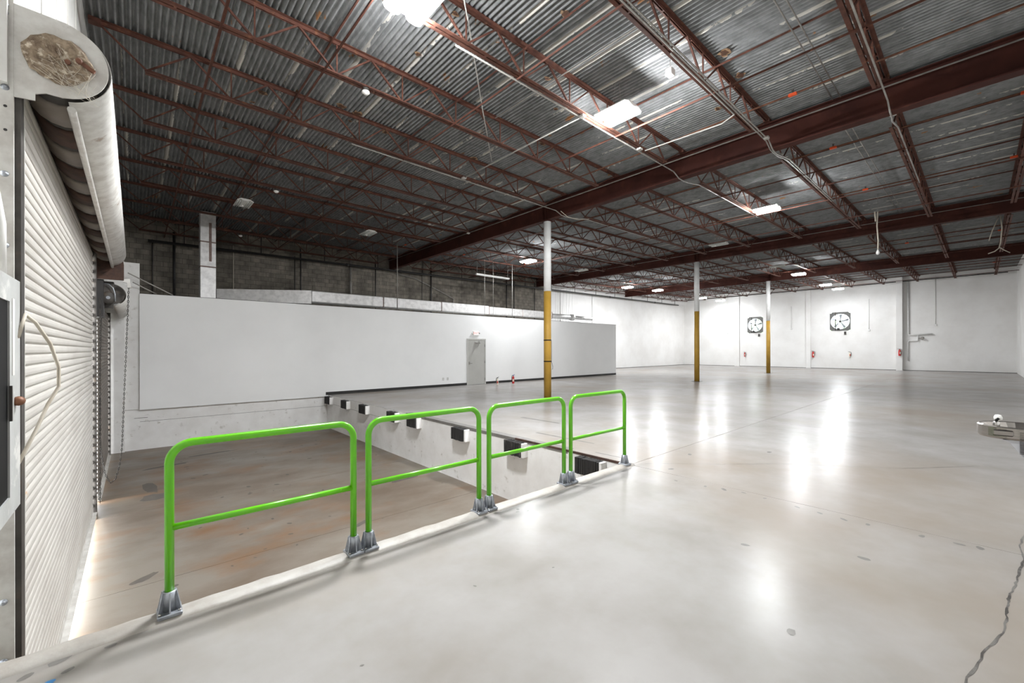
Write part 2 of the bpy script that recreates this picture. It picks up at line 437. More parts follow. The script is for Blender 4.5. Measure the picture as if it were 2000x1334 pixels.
dw = MB().box(PX, PX + 0.3, PY0 - 0.05, PY1 + 0.05, PZ - 0.2, -0.005)
dock = dw.build('wall_dock', 'white_painted_concrete', kind='structure')
MB().box(PX - 0.003, PX, 10.5, PY1, -0.303, -0.294).build('form_line', 'form_line', dock)
MB().box(XW - 0.3, PX + 0.2, PY0 - 0.35, PY0 - 0.04, PZ - 0.2, -0.02).build('wall_pit_near', 'white_painted_concrete', kind='structure')

# painted block wall below and beside the office panel
wp = thing('wall_pit_end', kind='structure')
MB().box(XW - 0.1, PX + 0.2, PY1 + 0.06, PY1 + 0.26, PZ - 0.2, -0.04).build('block_face', 'white_painted_concrete', wp)
MB().box(XW - 0.1, -0.2, PY1 - 0.06, PY1 + 0.26, PZ - 0.2, 4.2).build('pilaster', 'white_painted_concrete', wp)
MB().box(-0.2, 0.125, PY1 + 0.03, PY1 + 0.26, -0.04, 4.2).build('pilaster', 'white_painted_concrete', wp)
MB().box(0.125, PX, PY1 + 0.057, PY1 + 0.061, -0.41, -0.402).build('block_joint', 'joint_dark', wp)
MB().box(0.0, 0.3, PY1 + 0.057, PY1 + 0.061, -0.3, -0.29).build('block_joint', 'joint_dark', wp)

# ------------------------------------------------------------------ office box (long white partition)
OY = 16.26
off = thing('wall_office', kind='structure')
DX0, DX1, DH = 11.78, 12.82, 2.16
OX0, OX1, OH = 0.12, 23.95, 3.32
MB().box(OX0, DX0, OY, OY + 0.12, -0.05, OH).box(DX1, OX1, OY, OY + 0.12, -0.05, OH).box(DX0, DX1, OY, OY + 0.12, DH, OH).build('front_panel', 'office_drywall', off)
MB().box(OX1 - 0.12, OX1, OY + 0.12, YN, 0, OH).build('end_panel', 'office_drywall', off)
MB().box(OX0, OX1 - 0.12, OY + 0.12, YN, OH - 0.22, OH - 0.1).build('roof_panel', 'office_drywall', off)
MB().box(OX0, 1.4, OY + 0.12, OY + 0.16, -0.05, OH).build('stud', 'office_drywall', off)
MB().box(5.3, DX0 - 0.06, OY - 0.012, OY - 0.001, 0.0, 0.11).box(DX1 + 0.06, OX1, OY - 0.012, OY - 0.001, 0.0, 0.11).build('baseboard_office', 'black_vinyl', kind='structure')
MB().box(OX0, OX1, OY - 0.006, OY + 0.126, OH, OH + 0.012).build('cap', 'dark_steel', off)

# ------------------------------------------------------------------ outer walls
# back wall: unpainted block behind the office, painted white further on
wb = thing('wall_back', kind='structure')
MB().box(XW, 23.3, YN + 0.012, YN + 0.25, PZ, 7.6).build('mortar_bed', 'mortar', wb)
MB().box(23.3, XE + 0.2, YN, YN + 0.25, -0.2, 7.8).build('painted_face', 'white_painted_block', wb)
bm_block = MB().box(0.005, 0.395, 0, 0.1, 0.005, 0.195).mesh('block')
rest = MB(); cells = []
for row in range(17, 34):
    z = row * 0.2
    x = XW + (0.2 if row % 2 else 0.0)
    while x < 23.2:
        cells.append((x, z)); x += 0.4
cells.sort(key=lambda c: (c[0] > 11.5, c[1] > 6.4, -c[0] * 0 + abs(c[0] - 5)))
near_cells = [c for c in cells if c[1] >= 3.6 and c[1] < 6.2 and c[0] > 0.2][:300]
ns = set(near_cells)
for k, (x, z) in enumerate(near_cells):
    inst(bm_block, 'block', 'grey_block', wb, (x, YN + random.uniform(-0.004, 0.004), z))
for (x, z) in cells:
    if (x, z) not in ns:
        x1 = min(x + 0.395, 23.3)
        dy = random.uniform(-0.004, 0.004)
        rest.box(x + 0.005, x1, YN + dy, YN + 0.1, z + 0.005, z + 0.195)
rest.build('block_courses', 'grey_block', wb, kind='stuff')
MB().box(XW, 23.3, YN - 0.002, YN + 0.1, PZ, 3.4).build('lower_face', 'grey_block', wb)

# far wall with two fan openings
wf = thing('wall_far', kind='structure')
FAN = [(7.3, 8.72, 3.25, 4.84), (13.95, 15.33, 3.25, 4.82)]
f = MB()
f.box(XE, XE + 0.2, YS - 0.2, FAN[0][0], -0.2, 7.8).box(XE, XE + 0.2, FAN[0][1], FAN[1][0], -0.2, 7.8).box(XE, XE + 0.2, FAN[1][1], YN + 0.2, -0.2, 7.8)
for (a, b, c, d) in FAN:
    f.box(XE, XE + 0.2, a, b, -0.2, c).box(XE, XE + 0.2, a, b, d, 7.8)
f.build('painted_face', 'white_painted_block', wf)
for (a, b, dp) in [(16.05, 16.5, .12), (10.1, 10.44, .14), (4.05, 4.42, .42)]:
    MB().box(XE - dp, XE + 0.01, a, b, -0.05, 7.3).build('pilaster', 'white_painted_block', wf)
for (a, b) in [(YS, 3.9), (4.5, 7.2), (8.9, 10.0), (10.5, 13.9), (15.5, 16.0), (16.6, YN)]:
    MB().box(XE - 0.004, XE + 0.002, a, b, 3.30, 3.315).build('block_joint', 'white_painted_concrete', wf)
MB().box(XE - 0.01, XE + 0.002, YS, YN, 0, 0.03).build('floor_gap', 'joint_dark', wf)
MB().box(24.0, XE, YN - 0.01, YN + 0.002, 0, 0.03).build('floor_gap', 'joint_dark', wb)

MB().box(XW - 0.6, XE + 0.2, YS - 0.2, YS, -0.2, 7.8).build('wall_right', 'white_painted_block', kind='structure')
# restroom block beside the camera that carries the fountain (its face runs just outside the picture)
MB().box(4.55, 8.2, YS, -0.62, 0.0, 2.9).build('wall_restroom', 'office_drywall', kind='structure')

# door wall (left)
wl = thing('wall_left', kind='structure')
S1 = (3.9, 10.1); S2 = (11.15, 15.95)      # two shutter openings
Z1, Z2 = 3.25, 2.55
m_ = MB()
m_.box(XW - 0.42, XW - 0.02, S1[0] - 0.1, S1[1] + 0.0, Z1, 7.0)
m_.box(XW - 0.42, XW - 0.02, S1[1], S2[0], PZ - 0.2, 7.0)
m_.box(XW - 0.42, XW - 0.02, S2[0], S2[1], Z2, 7.0)
m_.box(XW - 0.42, XW - 0.02, S2[1], YN + 0.2, PZ - 0.2, 7.0)
m_.box(XW - 0.6, XW - 0.25, YS - 0.2, S1[0] - 0.1, PZ - 0.2, 7.0)
m_.build('painted_face', 'white_paint', wl)
for y in (5.0, 5.9, 6.8, 7.7):
    MB().box(XW - 0.024, XW - 0.012, y, y + 0.02, 3.8, 6.7).build('siding_rib', 'white_paint', wl)

# ------------------------------------------------------------------ roof: deck sheets on joists
ce = thing('ceiling', kind='structure')
PITCH = 0.085; NC = 9; SW = PITCH * NC
def deck_mesh():
    top = []
    for i in range(NC * 6 + 1):
        x = SW * i / (NC * 6)
        z = 0.075 * (0.5 + 0.5 * math.cos(2 * math.pi * x / PITCH))
        top.append((x, z))
    mb = MB()
    y0, y1 = YS - 0.1, YN + 0.1
    rings = [[(x, y0, z) for x, z in top], [(x, y1, z) for x, z in top]]
    mb.loft(rings, False, False, True)
    o = len(mb.v)
    mb.add([(0, y0, 0.08), (SW, y0, 0.08), (SW, y1, 0.08), (0, y1, 0.08)], [(0, 1, 2, 3)])
    return mb.mesh('deck_sheet')
dm = deck_mesh()
x = XW - 0.4
while x < XE + 0.1:
    z = ZD + lift(x)
    a = -math.atan(SL) if x >= BX[0] - 0.01 else 0.0
    inst(dm, 'deck_sheet', 'deck_steel', ce, (x, 0, z), (0, a, 0))
    x += SW
MB().box(XW - 0.6, XE + 0.3, YS - 0.3, YN + 0.3, 7.75, 7.9).build('roof_board', 'joint_dark', ce)

# rusted-through spots in the deck
for (x, y, r) in [(1.87, 9.38, 0.16), (1.81, 9.87, 0.08), (3.19, 8.81, 0.16), (3.56, 8.86, 0.2), (3.54, 9.26, 0.08), (3.57, 9.54, 0.06), (3.6, 6.39, 0.1), (5.73, 5.37, 0.12), (6.58, 5.93, 0.1), (4.82, 4.15, 0.14), (7.46, 2.9, 0.19), (8.3, 2.94, 0.15), (9.1, 3.67, 0.13), (2.69, 10.41, 0.07), (4.34, 9.18, 0.16), (6.66, 8.93, 0.2), (6.29, 8.87, 0.08), (3.15, 5.55, 0.1), (3.59, 5.25, 0.1), (1.54, 11.44, 0.1), (7.29, 6.76, 0.08), (7.44, 7.16, 0.16)]:
    n = 14
    def spot(q, dz, m):
        ring = [(x + r * q * random.uniform(.35, 1.0) * math.cos(2 * math.pi * k / n), y + r * q * random.uniform(.35, 1.0) * math.sin(2 * math.pi * k / n) * .8) for k in range(n)]
        return MB().loft([[(a, b, ZD - 0.001 - dz - 0.004) for a, b in ring], [(a, b, ZD - 0.001) for a, b in ring]], True).build('rust_spot', m, ce)
    spot(0.8, 0.0, 'rust_scale'); spot(0.6, 0.003, 'rust_hole')
# girders
def girder(x, lab):
    zb = 6.05 + lift(x); zt = 6.65 + lift(x)
    t = thing('steel_girder', lab, 'girder', (x, YS, zb), 'roof girders')
    MB().box(x - 0.105, x + 0.105, YS + 0.01, YN - 0.01, zb, zb + 0.02).build('bottom_flange', 'beam_primer', t)
    MB().box(x - 0.105, x + 0.105, YS + 0.01, YN - 0.01, zt - 0.02, zt).build('top_flange', 'beam_primer', t)
    MB().box(x - 0.008, x + 0.008, YS + 0.01, YN - 0.01, zb + 0.02, zt - 0.02).build('web', 'beam_primer', t)
    for y in (9.82, 9.98):
        MB().box(x - 0.1, x + 0.1, y - 0.006, y + 0.006, zb + 0.02, zt - 0.02).build('stiffener', 'beam_primer', t)
    return t
girder(BX[0], 'dark red steel girder nearest the camera, resting on the front column')
girder(BX[1], 'dark red steel girder over the middle column')
girder(BX[2], 'dark red steel girder farthest back, over the rear column')

# joists
def joist_meshes(L, a0, a1):
    D = 0.56
    G = 0.012; A = 0.055; T = 0.006
    tc = MB(); bc = MB()
    for s in (-1, 1):
        y0, y1 = (G, G + A) if s > 0 else (-G - A, -G)
        tc.box(0, L, y0, y1, -T, 0.0)
        bc.box(a0, L - a1, y0, y1, -D, -D + T)
        v0, v1 = (G, G + T) if s > 0 else (-G - T, -G)
        tc.box(0, L, v0, v1, -A, -T)
        bc.box(a0, L - a1, v0, v1, -D + T, -D + A)
    for q in range(1, int(L / 0.9)):
        tc.box(q * 0.9, q * 0.9 + 0.03, -G, G, -A, -T); bc.box(max(a0, min(L - a1 - .03, q * 0.9)), max(a0, min(L - a1 - .03, q * 0.9)) + 0.03, -G, G, -D, -D + A)
    seat = MB().box(0, 0.14, -0.06, 0.06, -0.065, -T)
    n = max(2, round((L - a0 - a1) / 1.22)); p = (L - a0 - a1) / n
    return tc.mesh('top_chord'), bc.mesh('bottom_chord'), seat.mesh('bearing_seat'), D, n, p, a0, a1
def member(a, b, w_):
    return MB().bar(a, b, w_, w_).mesh('web_bar')
JM = {}
def joist(x0, L, y, a0, a1, tilt, lab, group):
    key = (round(L, 2), a0)
    if key not in JM:
        tc, bc, st, D, n, p, _, _ = joist_meshes(L, a0, a1)
        up = member((0, 0, -D + 0.02), (p / 2, 0, -0.03), 0.024)
        dn = member((0, 0, -0.03), (p / 2, 0, -D + 0.02), 0.028)
        vt = member((0, 0, -D + 0.02), (0, 0, -0.03), 0.02)
        e0 = member((0.1, 0, -0.03), (a0 + 0.04, 0, -D + 0.02), 0.024)
        e1 = member((L - 0.1, 0, -0.03), (L - a1 - 0.04, 0, -D + 0.02), 0.024)
        JM[key] = (tc, bc, st, n, p, up, dn, vt, e0, e1)
    tc, bc, st, n, p, up, dn, vt, e0, e1 = JM[key]
    t = thing('roof_joist', lab, 'roof joist', (x0, y, ZD + lift(x0)), group)
    t.rotation_euler = (0, -math.atan(SL) if tilt else 0, 0)
    inst(tc, 'top_chord', 'joist_primer', t); inst(bc, 'bottom_chord', 'joist_primer', t)
    inst(st, 'bearing_seat', 'joist_primer', t); inst(st, 'bearing_seat', 'joist_primer', t, (L - 0.14, 0, 0))
    inst(e0, 'web_bar', 'joist_primer', t); inst(e1, 'web_bar', 'joist_primer', t)
    for k in range(n):
        xx = a0 + k * p
        inst(up, 'web_bar', 'joist_primer', t, (xx, 0, 0)); inst(dn, 'web_bar', 'joist_primer', t, (xx + p / 2, 0, 0))
        if k: inst(vt, 'web_bar', 'joist_primer', t, (xx, 0, 0))
    return t
JY = [1.17, 3.12, 5.05, 7.03, 9.0, 11.0, 13.0, 15.0, 17.0, 19.0, 20.95]
bays = [(XW + 0.0, BX[0], 'in the roller door bay'),
        (BX[0], BX[1], 'just behind the nearest girder'),
        (BX[1], BX[2], 'just behind the middle girder'),
        (BX[2], XE, 'just behind the farthest girder')]
for bi, (xa, xb, where) in enumerate(bays):
    lst = JY if bi == 0 else [-0.72] + JY
    for k, y in enumerate(lst):
        o = ORD[k]
        joist(xa + 0.02, xb - xa - 0.04, y, 0.65 if bi == 0 else 0.95, 0.95, bi > 0,
              'rusty red roof joist, %s from the right, %s' % (o, where), 'open web roof joists')

# bridging bars across the joists
def bridging(x, z, y0, y1, lab, wd=0.035):
    t = MB().box(x - wd / 2, x + wd / 2, y0, y1, z - 0.005, z).box(x - wd / 2, x - wd / 2 + 0.005, y0, y1, z - wd, z - 0.004)
    t.build('bridging_bar', 'joist_primer', org=(x, y0, z), label=lab, cat='steel bar', group='joist bridging bars')
bn = [('in the roller door bay', [(0.9,), (2.27,), (4.72,), (7.53,)]), ('in the bay behind the nearest girder', [(12.9,), (15.8,), (18.7,)]),
      ('in the bay behind the middle girder', [(24.6,), (27.5,), (30.4,)]), ('in the fan wall bay', [(36.2,), (39.1,), (42.0,)])]
for where, rows in bn:
    for k, (x,) in enumerate(rows):
        zl = lift(x)
        bridging(x, ZD + zl - 0.562, YS + 0.02, YN - 0.02, 'thin red brace under the joists, %s row %s' % (ORD[k], where))
        bridging(x + 0.11, ZD + zl - 0.05, YS + 0.02, YN - 0.02, 'thin red brace just below the deck, %s row %s' % (ORD[k], where))

# ------------------------------------------------------------------ columns
def column(x, y, lab, straps=False):
    r = 0.126; zt = 6.05 + lift(x) - 0.002
    t = thing('steel_column', lab, 'column', (x, y, 0), 'steel columns')
    MB().lathe([(r, 0.012), (r, 3.66)], (x, y, 0), n=28).build('yellow_shaft', 'column_yellow', t)
    MB().lathe([(r * 1.0, 3.661), (r * 1.0, zt - 0.025)], (x, y, 0), n=28).build('white_shaft', 'column_white', t)
    MB().box(x - 0.2, x + 0.2, y - 0.2, y + 0.2, 0.001, 0.012).build('base_plate', 'dark_steel', t)
    MB().box(x - 0.16, x + 0.16, y - 0.16, y + 0.16, zt - 0.024, zt).build('cap_plate', 'beam_primer', t)
    if straps:
        for z in (1.98, 1.26):
            MB().lathe([(r + 0.001, 0), (r + 0.006, 0.003), (r + 0.006, 0.035), (r + 0.001, 0.038)], (x, y, z), n=28).build('strap', 'black_plastic', t)
        d = Vector((0.7437, -0.6685, 0))
        def q(o, z): return tuple(Vector((x, y, z)) + d * (r + o))
        MB().tube([q(.008, 1.98), q(.012, 1.7), q(.012, 1.4), q(.01, 1.25), q(.03, 1.2), q(.05, 1.1), q(.045, 1.02), q(.02, 1.0)], 0.006, 6).build('cable', 'black_plastic', t)
    return t
column(BX[0] + 0.03, 9.85, 'tall white and yellow column nearest the green railing, with black straps', True)
column(BX[1], 9.9, 'white and yellow middle column standing alone on open floor')
column(BX[2] - 0.4, 9.9, 'slender looking white and yellow column farthest back near the fans')

# ------------------------------------------------------------------ green guard rails
def rail_foot(x, y, t, side):
    z = 0.03
    MB().cbox(x - 0.062, x + 0.062, y - 0.075, y + 0.07, z - 0.012, z + 0.012, 0.005).build('foot_plate', 'galvanized', t)
    b = MB()
    n = 20
    b.lathe([(0.040, 0.012), (0.037, 0.13), (0.028, 0.131)], (x, y, z), n=n)
    ft = b.build('socket', 'galvanized', t)
    for k in range(6):
        a = math.radians(30 + 60 * k)
        dx, dy = math.cos(a), math.sin(a)
        rr = 0.064
        px, py = -dy * 0.004, dx * 0.004
        v = []
        for s in (-1, 1):
            v += [(x + dx * 0.03 + s * px, y + dy * 0.03 + s * py, z + 0.012), (x + dx * rr * 1.05 + s * px, y + dy * rr * 1.05 + s * py, z + 0.012),
                  (x + dx * 0.042 + s * px, y + dy * 0.042 + s * py, z + 0.128), (x + dx * 0.03 + s * px, y + dy * 0.03 + s * py, z + 0.128)]
        MB().add(v, [(0, 1, 2, 3), (7, 6, 5, 4), (0, 4, 5, 1), (1, 5, 6, 2), (2, 6, 7, 3)]).build('rib', 'galvanized', ft)
    for sx in (-1, 1):
        MB().lathe([(0.009, 0.012), (0.009, 0.022), (0.004, 0.024)], (x + sx * 0.048, y - 0.055, z), n=8).build('bolt', 'chrome', ft)
def guard_rail(x0, x1, lab):
    y = PY0 - 0.07; r = 0.0255; R = 0.12; zt = 1.083
    t = thing('guard_rail', lab, 'railing', (x0, y, 0.02), 'green guard rails')
    pts = [(x0, y, 0.10), (x0, y, zt - R)]
    for i in range(1, 9):
        a = math.pi - math.pi / 2 * i / 8
        pts.append((x0 + R + R * math.cos(a), y, zt - R + R * math.sin(a)))
    pts.append((x1 - R, y, zt))
    for i in range(1, 9):
        a = math.pi / 2 - math.pi / 2 * i / 8
        pts.append((x1 - R + R * math.cos(a), y, zt - R + R * math.sin(a)))
    pts.append((x1, y, 0.10))
    MB().tube(pts, r, 14).build('frame_tube', 'green_paint', t)
    MB().tube([(x0 + r * .6, y, 0.555), (x1 - r * .6, y, 0.555)], 0.022, 12).build('mid_rail', 'green_paint', t)
    rail_foot(x0, y, t, -1); rail_foot(x1, y, t, 1)
RX = [(0.165, 1.335), (1.462, 2.625), (2.757, 3.94), (4.07, 5.262)]
guard_rail(*RX[0], 'bright green tubular guard rail nearest the roller door')
guard_rail(*RX[1], 'bright green tubular guard rail second from the roller door')
guard_rail(*RX[2], 'bright green tubular guard rail third from the roller door, before the yellow column')
guard_rail(*RX[3], 'bright green tubular guard rail farthest right, at the corner of the dock')

# ------------------------------------------------------------------ dock bumpers
by = [15.95, 14.34, 12.8, 10.85, 9.67, 7.62, 5.83, 4.1]
for k, y in enumerate(by):
    lab = 'black rubber dock bumper on white block, %s counting from the office wall' % ORD[k]
    t = thing('dock_bumper', lab, 'bumper', (PX, y, -0.3), 'dock bumpers')
    h0, h1 = -0.3, -0.03
    MB().cbox(PX - 0.13, PX - 0.001, y - 0.275, y - 0.224, h0, h1 - 0.01, 0.006).build('end_block', 'white_painted_concrete', t)
    b = MB(); n = 11
    for i in range(n):
        a = y - 0.22 + 0.46 * i / n
        b.cbox(PX - 0.14 - random.uniform(0, .012), PX - 0.001, a + 0.001, a + 0.46 / n - 0.001, h0 + random.uniform(0, .012), h1 - random.uniform(0, .014), 0.004)
    b.build('rubber_pad', 'rubber', t)

# ------------------------------------------------------------------ roller shutters
def slat_mesh(L, pitch):
    p = [(0.0, 0.0), (0.006, 0.003), (0.010, 0.010), (0.0125, 0.026), (0.011, 0.050), (0.007, 0.060), (0.0, 0.064), (-0.006, 0.069), (-0.003, pitch)]
    q = [(a - 0.003, b) for a, b in reversed(p)]
    return MB().prism(p + q, 'y', 0, L).mesh('slat')
def shutter(name, lab, y0, y1, zb, zt, m, hood, hr, hlen, near):
    pitch = 0.0738
    t = thing(name, lab, 'roller shutter', (XW, y0, zb), 'roller shutters')
    sm = slat_mesh(y1 - y0, pitch)
    n = int((zt - zb - 0.09) / pitch)
    for k in range(n):
        inst(sm, 'slat', m, t, (0, 0, 0.09 + k * pitch))
    e = MB()
    for k in range(0, n):
        z = zb + 0.09 + k * pitch
        if k % 2 == 0: e.cbox(XW - 0.004, XW + 0.018, y1 - 0.004, y1 + 0.03, z + 0.006, z + 0.06, 0.004)
    e.build('end_locks', 'dark_steel', t, kind='stuff')
    bb = MB().box(XW - 0.01, XW + 0.012, y0, y1, zb, zb + 0.09).build('bottom_bar', 'galvanized_dusty', t)
    MB().box(XW + 0.012, XW + 0.06, y0, y1, zb, zb + 0.012).build('bottom_angle', 'galvanized_dusty', bb)
    # far guide
    MB().box(XW - 0.02, XW + 0.05, y1 + 0.035, y1 + 0.05, PZ + 0.01, zt).box(XW + 0.035, XW + 0.05, y1 + 0.05, y1 + 0.22, PZ + 0.01, zt).build('guide', 'dark_steel', t)
    return t
s1 = shutter('roller_shutter', 'large pale ribbed roller shutter at left, closed nearly to the pit floor', S1[0] + 0.02, S1[1] - 0.03, PZ + 0.13, 3.42, 'slat_paint', None, None, None, True)
s2 = shutter('roller_shutter', 'narrow looking dark roller shutter beyond the large pale one', S2[0] + 0.1, S2[1] - 0.1, PZ + 0.02, 2.7, 'slat_dark', None, None, None, False)
# near guide of the large shutter: dark channel plus dusty bolted angle
MB().box(XW - 0.03, XW + 0.025, 3.86, 3.955, PZ + 0.01, 3.25).build('guide', 'dark_steel', s1)
MB().box(XW - 0.01, XW + 0.027, 3.956, 3.968, PZ + 0.01, 3.25).build('guide_edge', 'galvanized_dusty', s1)
ga = MB().box(XW - 0.30, XW + 0.0, 3.835, 3.858, PZ + 0.01, 3.95).build('wall_angle', 'galvanized_dusty', s1)
for (xx, zz) in [(-0.565, 3.72), (-0.565, 3.67), (-0.563, 3.23), (-0.565, 2.72), (-0.565, 2.3), (-0.572, 0.2), (-0.572, -0.15)]:
    MB().lathe([(0.018, 0), (0.018, -0.003), (0.011, -0.004), (0.010, -0.012), (0.005, -0.014)], (xx, 3.834, zz), 'y', 12).build('bolt', 'galvanized', ga)
for (xx, zz) in [(-0.562, 3.12), (-0.562, 2.98)]:
    MB().lathe([(0.008, 0), (0.008, -0.001)], (xx, 3.8345, zz), 'y', 10).build('bolt_hole', 'black_steel', ga)
# hood
HC = (-0.36, 3.5); HR = 0.25
hp = [(XW + 0.005, 3.752), (-0.42, 3.752)] + arc(HC, HR + 0.002, 88, -78, 22)
hp_in = [(a - 0.0, b) for a, b in hp]
mb = MB()
outer = [(a, b) for a, b in hp]
inner = [(HC[0] + (a - HC[0]) * 0.985, HC[1] + (b - HC[1]) * 0.985) for a, b in reversed(hp)]
mb.prism(outer + inner, 'y', 3.87, 10.85, True)
hood = mb.build('hood', 'galvanized_dusty', s1)
lip = [( -0.298 + 0.022 * math.cos(math.radians(a)), 3.238 + 0.022 * math.sin(math.radians(a))) for a in range(0, 360, 36)]
MB().prism(lip, 'y', 3.93, 10.85, True).build('rolled_lip', 'galvanized_dusty', hood)
# end plate: rounded steel plate bolted to the wall angle
ep = [(XW - 0.0, 3.19), (-0.445, 3.20), (-0.445, 3.24), (-0.40, 3.262), (-0.33, 3.262)] + arc(HC, 0.238, -80, 80, 20) + [(-0.45, 3.742), (XW - 0.0, 3.745)]
ep = list(ep)
plate = MB().prism(ep, 'y', 3.838, 3.848).build('end_plate', 'galvanized_dusty', s1)
dirt = MB(); rings = []
for i, (rr, h) in enumerate([(0.160, 0.0), (0.165, -0.018), (0.15, -0.03), (0.11, -0.036), (0.05, -0.03), (0.012, -0.034)]):
    ring = []
    for k in range(26):
        a = 2 * math.pi * k / 26
        q = rr * random.uniform(0.93, 1.06)
        ring.append((-0.345 + q * math.cos(a) * 0.93, 3.837 + h + random.uniform(-0.006, 0.006), 3.482 + q * math.sin(a) * 0.88))
    rings.append(ring)
dirt.loft(rings, True, True, False)
sp = dirt.build('spring_anchor', 'dirt_web', plate)
MB().bar((-0.255, 3.80, 3.50), (-0.185, 3.80, 3.462), 0.02, 0.02).build('lug', 'rust_brown', plate)
MB().lathe([(0.016, 0), (0.016, -0.03), (0.008, -0.034)], (-0.255, 3.81, 3.5), 'y', 8).build('nut', 'rust_brown', plate)
MB().lathe([(0.014, 0), (0.014, -0.02)], (-0.305, 3.81, 3.475), 'y', 8).build('nut', 'rust_brown', plate)
webs = MB()
hub = [(-0.21, 3.39), (-0.25, 3.35), (-0.3, 3.36), (-0.22, 3.46), (-0.35, 3.52), (-0.42, 3.42), (-0.27, 3.29), (-0.2, 3.28), (-0.32, 3.3)]
for k in range(42):
    a = random.choice(hub); b = random.choice(hub)
    if a == b: continue
    j = lambda: random.uniform(-0.04, 0.04)
    p0 = (a[0] + j(), 3.796 + random.uniform(-.006, .012), a[1] + j()); p1 = (b[0] + j(), 3.796 + random.uniform(-.006, .012), b[1] + j())
    mid = ((p0[0] + p1[0]) / 2, p0[1] - 0.004, (p0[2] + p1[2]) / 2 - 0.01)
    webs.tube([p0, mid, p1], random.choice([0.0006, 0.0008, 0.0012]), 4, False)
webs.build('cobweb', 'spider_silk', plate, kind='stuff')
# wound barrel segments under the hood
for k in range(15):
    y0 = 4.1 + k * 0.44
    MB().lathe([(0.17, 0.0), (0.185, 0.01), (0.185, 0.33), (0.17, 0.34)], (-0.37, y0, 3.48), 'y', 18).build('barrel_ring', 'rust_dark' if k % 2 else 'slat_dark', s1)
MB().lathe([(0.165, 0), (0.165, 6.8)], (-0.37, 3.9, 3.48), 'y', 18).build('barrel', 'dark_steel', s1)
MB().prism([(XW, 3.0), (-0.14, 3.0), (-0.14, 3.3), (-0.2, 3.72), (XW, 3.74)], 'y', 10.86, 10.875).build('far_end_plate', 'rust_dark', s1)
# hood, drive and chain of the second shutter
mb = MB()
c2 = (-0.33, 2.78)
o2 = [(XW + 0.005, 3.0)] + arc(c2, 0.22, 90, -85, 16)
i2 = [(c2[0] + (a - c2[0]) * 0.98, c2[1] + (b - c2[1]) * 0.98) for a, b in reversed(o2)]
mb.prism(o2 + i2, 'y', 11.5, 16.1, True)
mb.build('hood', 'galvanized_dusty', s2)
MB().prism([(XW, 2.5), (-0.3, 2.5)] + arc(c2, 0.2, -80, 88, 12) + [(XW, 2.98)], 'y', 11.38, 11.395).build('end_plate', 'dark_steel', s2)
MB().cbox(-0.48, -0.28, 11.0, 11.32, 2.62, 2.98, 0.01).build('gear_box', 'dark_steel', s2)
MB().box(XW, -0.42, 10.9, 11.3, 2.3, 3.0).build('drive_bracket', 'black_steel', s2)
wh = MB().lathe([(0.03, -0.02), (0.11, -0.02), (0.115, -0.012), (0.095, 0.0), (0.115, 0.012), (0.11, 0.02), (0.03, 0.02)], (-0.36, 10.98, 2.67), 'y', 20).build('chain_wheel', 'dark_steel', s2)
MB().lathe([(0.03, -0.03), (0.03, 0.03)], (-0.36, 10.98, 2.67), 'y', 12).build('hub', 'galvanized', wh)
MB().tube([(-0.42, 10.95, 2.93), (-0.35, 10.93, 2.92), (-0.29, 10.92, 2.85), (-0.265, 10.92, 2.74), (-0.26, 10.92, 2.6)], 0.009, 6).build('brake_lever', 'galvanized', s2)
br = MB().prism([(-0.155, 3.05), (-0.06, 3.08), (-0.05, 2.96), (-0.035, 2.9), (-0.09, 2.9), (-0.1, 2.99), (-0.155, 3.0)], 'y', 11.1, 11.16).build('chain_bracket', 'galvanized_dusty', s2)
# hand chain: one link after another
link = MB()
pts = []
for k in range(9):
    a = 2 * math.pi * k / 8
    pts.append((0.011 * math.cos(a), 0, 0.027 * math.sin(a)))
link.tube(pts, 0.005, 4, False)
lm = link.mesh('link')
def chain(path, parent, step=0.045):
    P = [Vector(p) for p in path]
    seg = [(b - a).length for a, b in zip(P, P[1:])]
    tot = sum(seg); n = int(tot / step)
    for k in range(n):
        d = k * step; i = 0
        while i < len(seg) - 1 and d > seg[i]: d -= seg[i]; i += 1
        t_ = (P[i + 1] - P[i]).normalized(); p = P[i] + t_ * d
        q = t_.to_track_quat('Z', 'X')
        o = inst(lm, 'link', 'dark_steel', parent, tuple(p - Vector(root_of(parent))))
        o.rotation_mode = 'QUATERNION'
        o.rotation_quaternion = q @ Matrix.Rotation(math.pi / 2 * (k % 2), 4, 'Z').to_quaternion()
ch = thing('hand_chain', 'long steel hand chain hanging in a loop beside the dark shutter', 'chain', (-0.3, 11.1, -0.87))
chain([(-0.075, 11.12, 2.9), (-0.09, 11.12, 2.4), (-0.12, 11.12, 1.5), (-0.15, 11.12, 0.6), (-0.18, 11.12, -0.28), (-0.21, 11.12, -0.55), (-0.27, 11.12, -0.8), (-0.34, 11.12, -0.86),
       (-0.41, 11.12, -0.68), (-0.46, 11.12, -0.3), (-0.475, 11.1, 0.0), (-0.48, 11.1, 0.8), (-0.47, 11.05, 1.6), (-0.45, 11.0, 2.55)], ch)
ch2 = thing('hand_chain', 'straight steel chain hanging down in front of the dark guide', 'chain', (-0.46, 10.75, -1.1))
chain([(-0.455, 10.6, 2.6), (-0.457, 10.6, 0.6), (-0.458, 10.6, -1.1)], ch2)

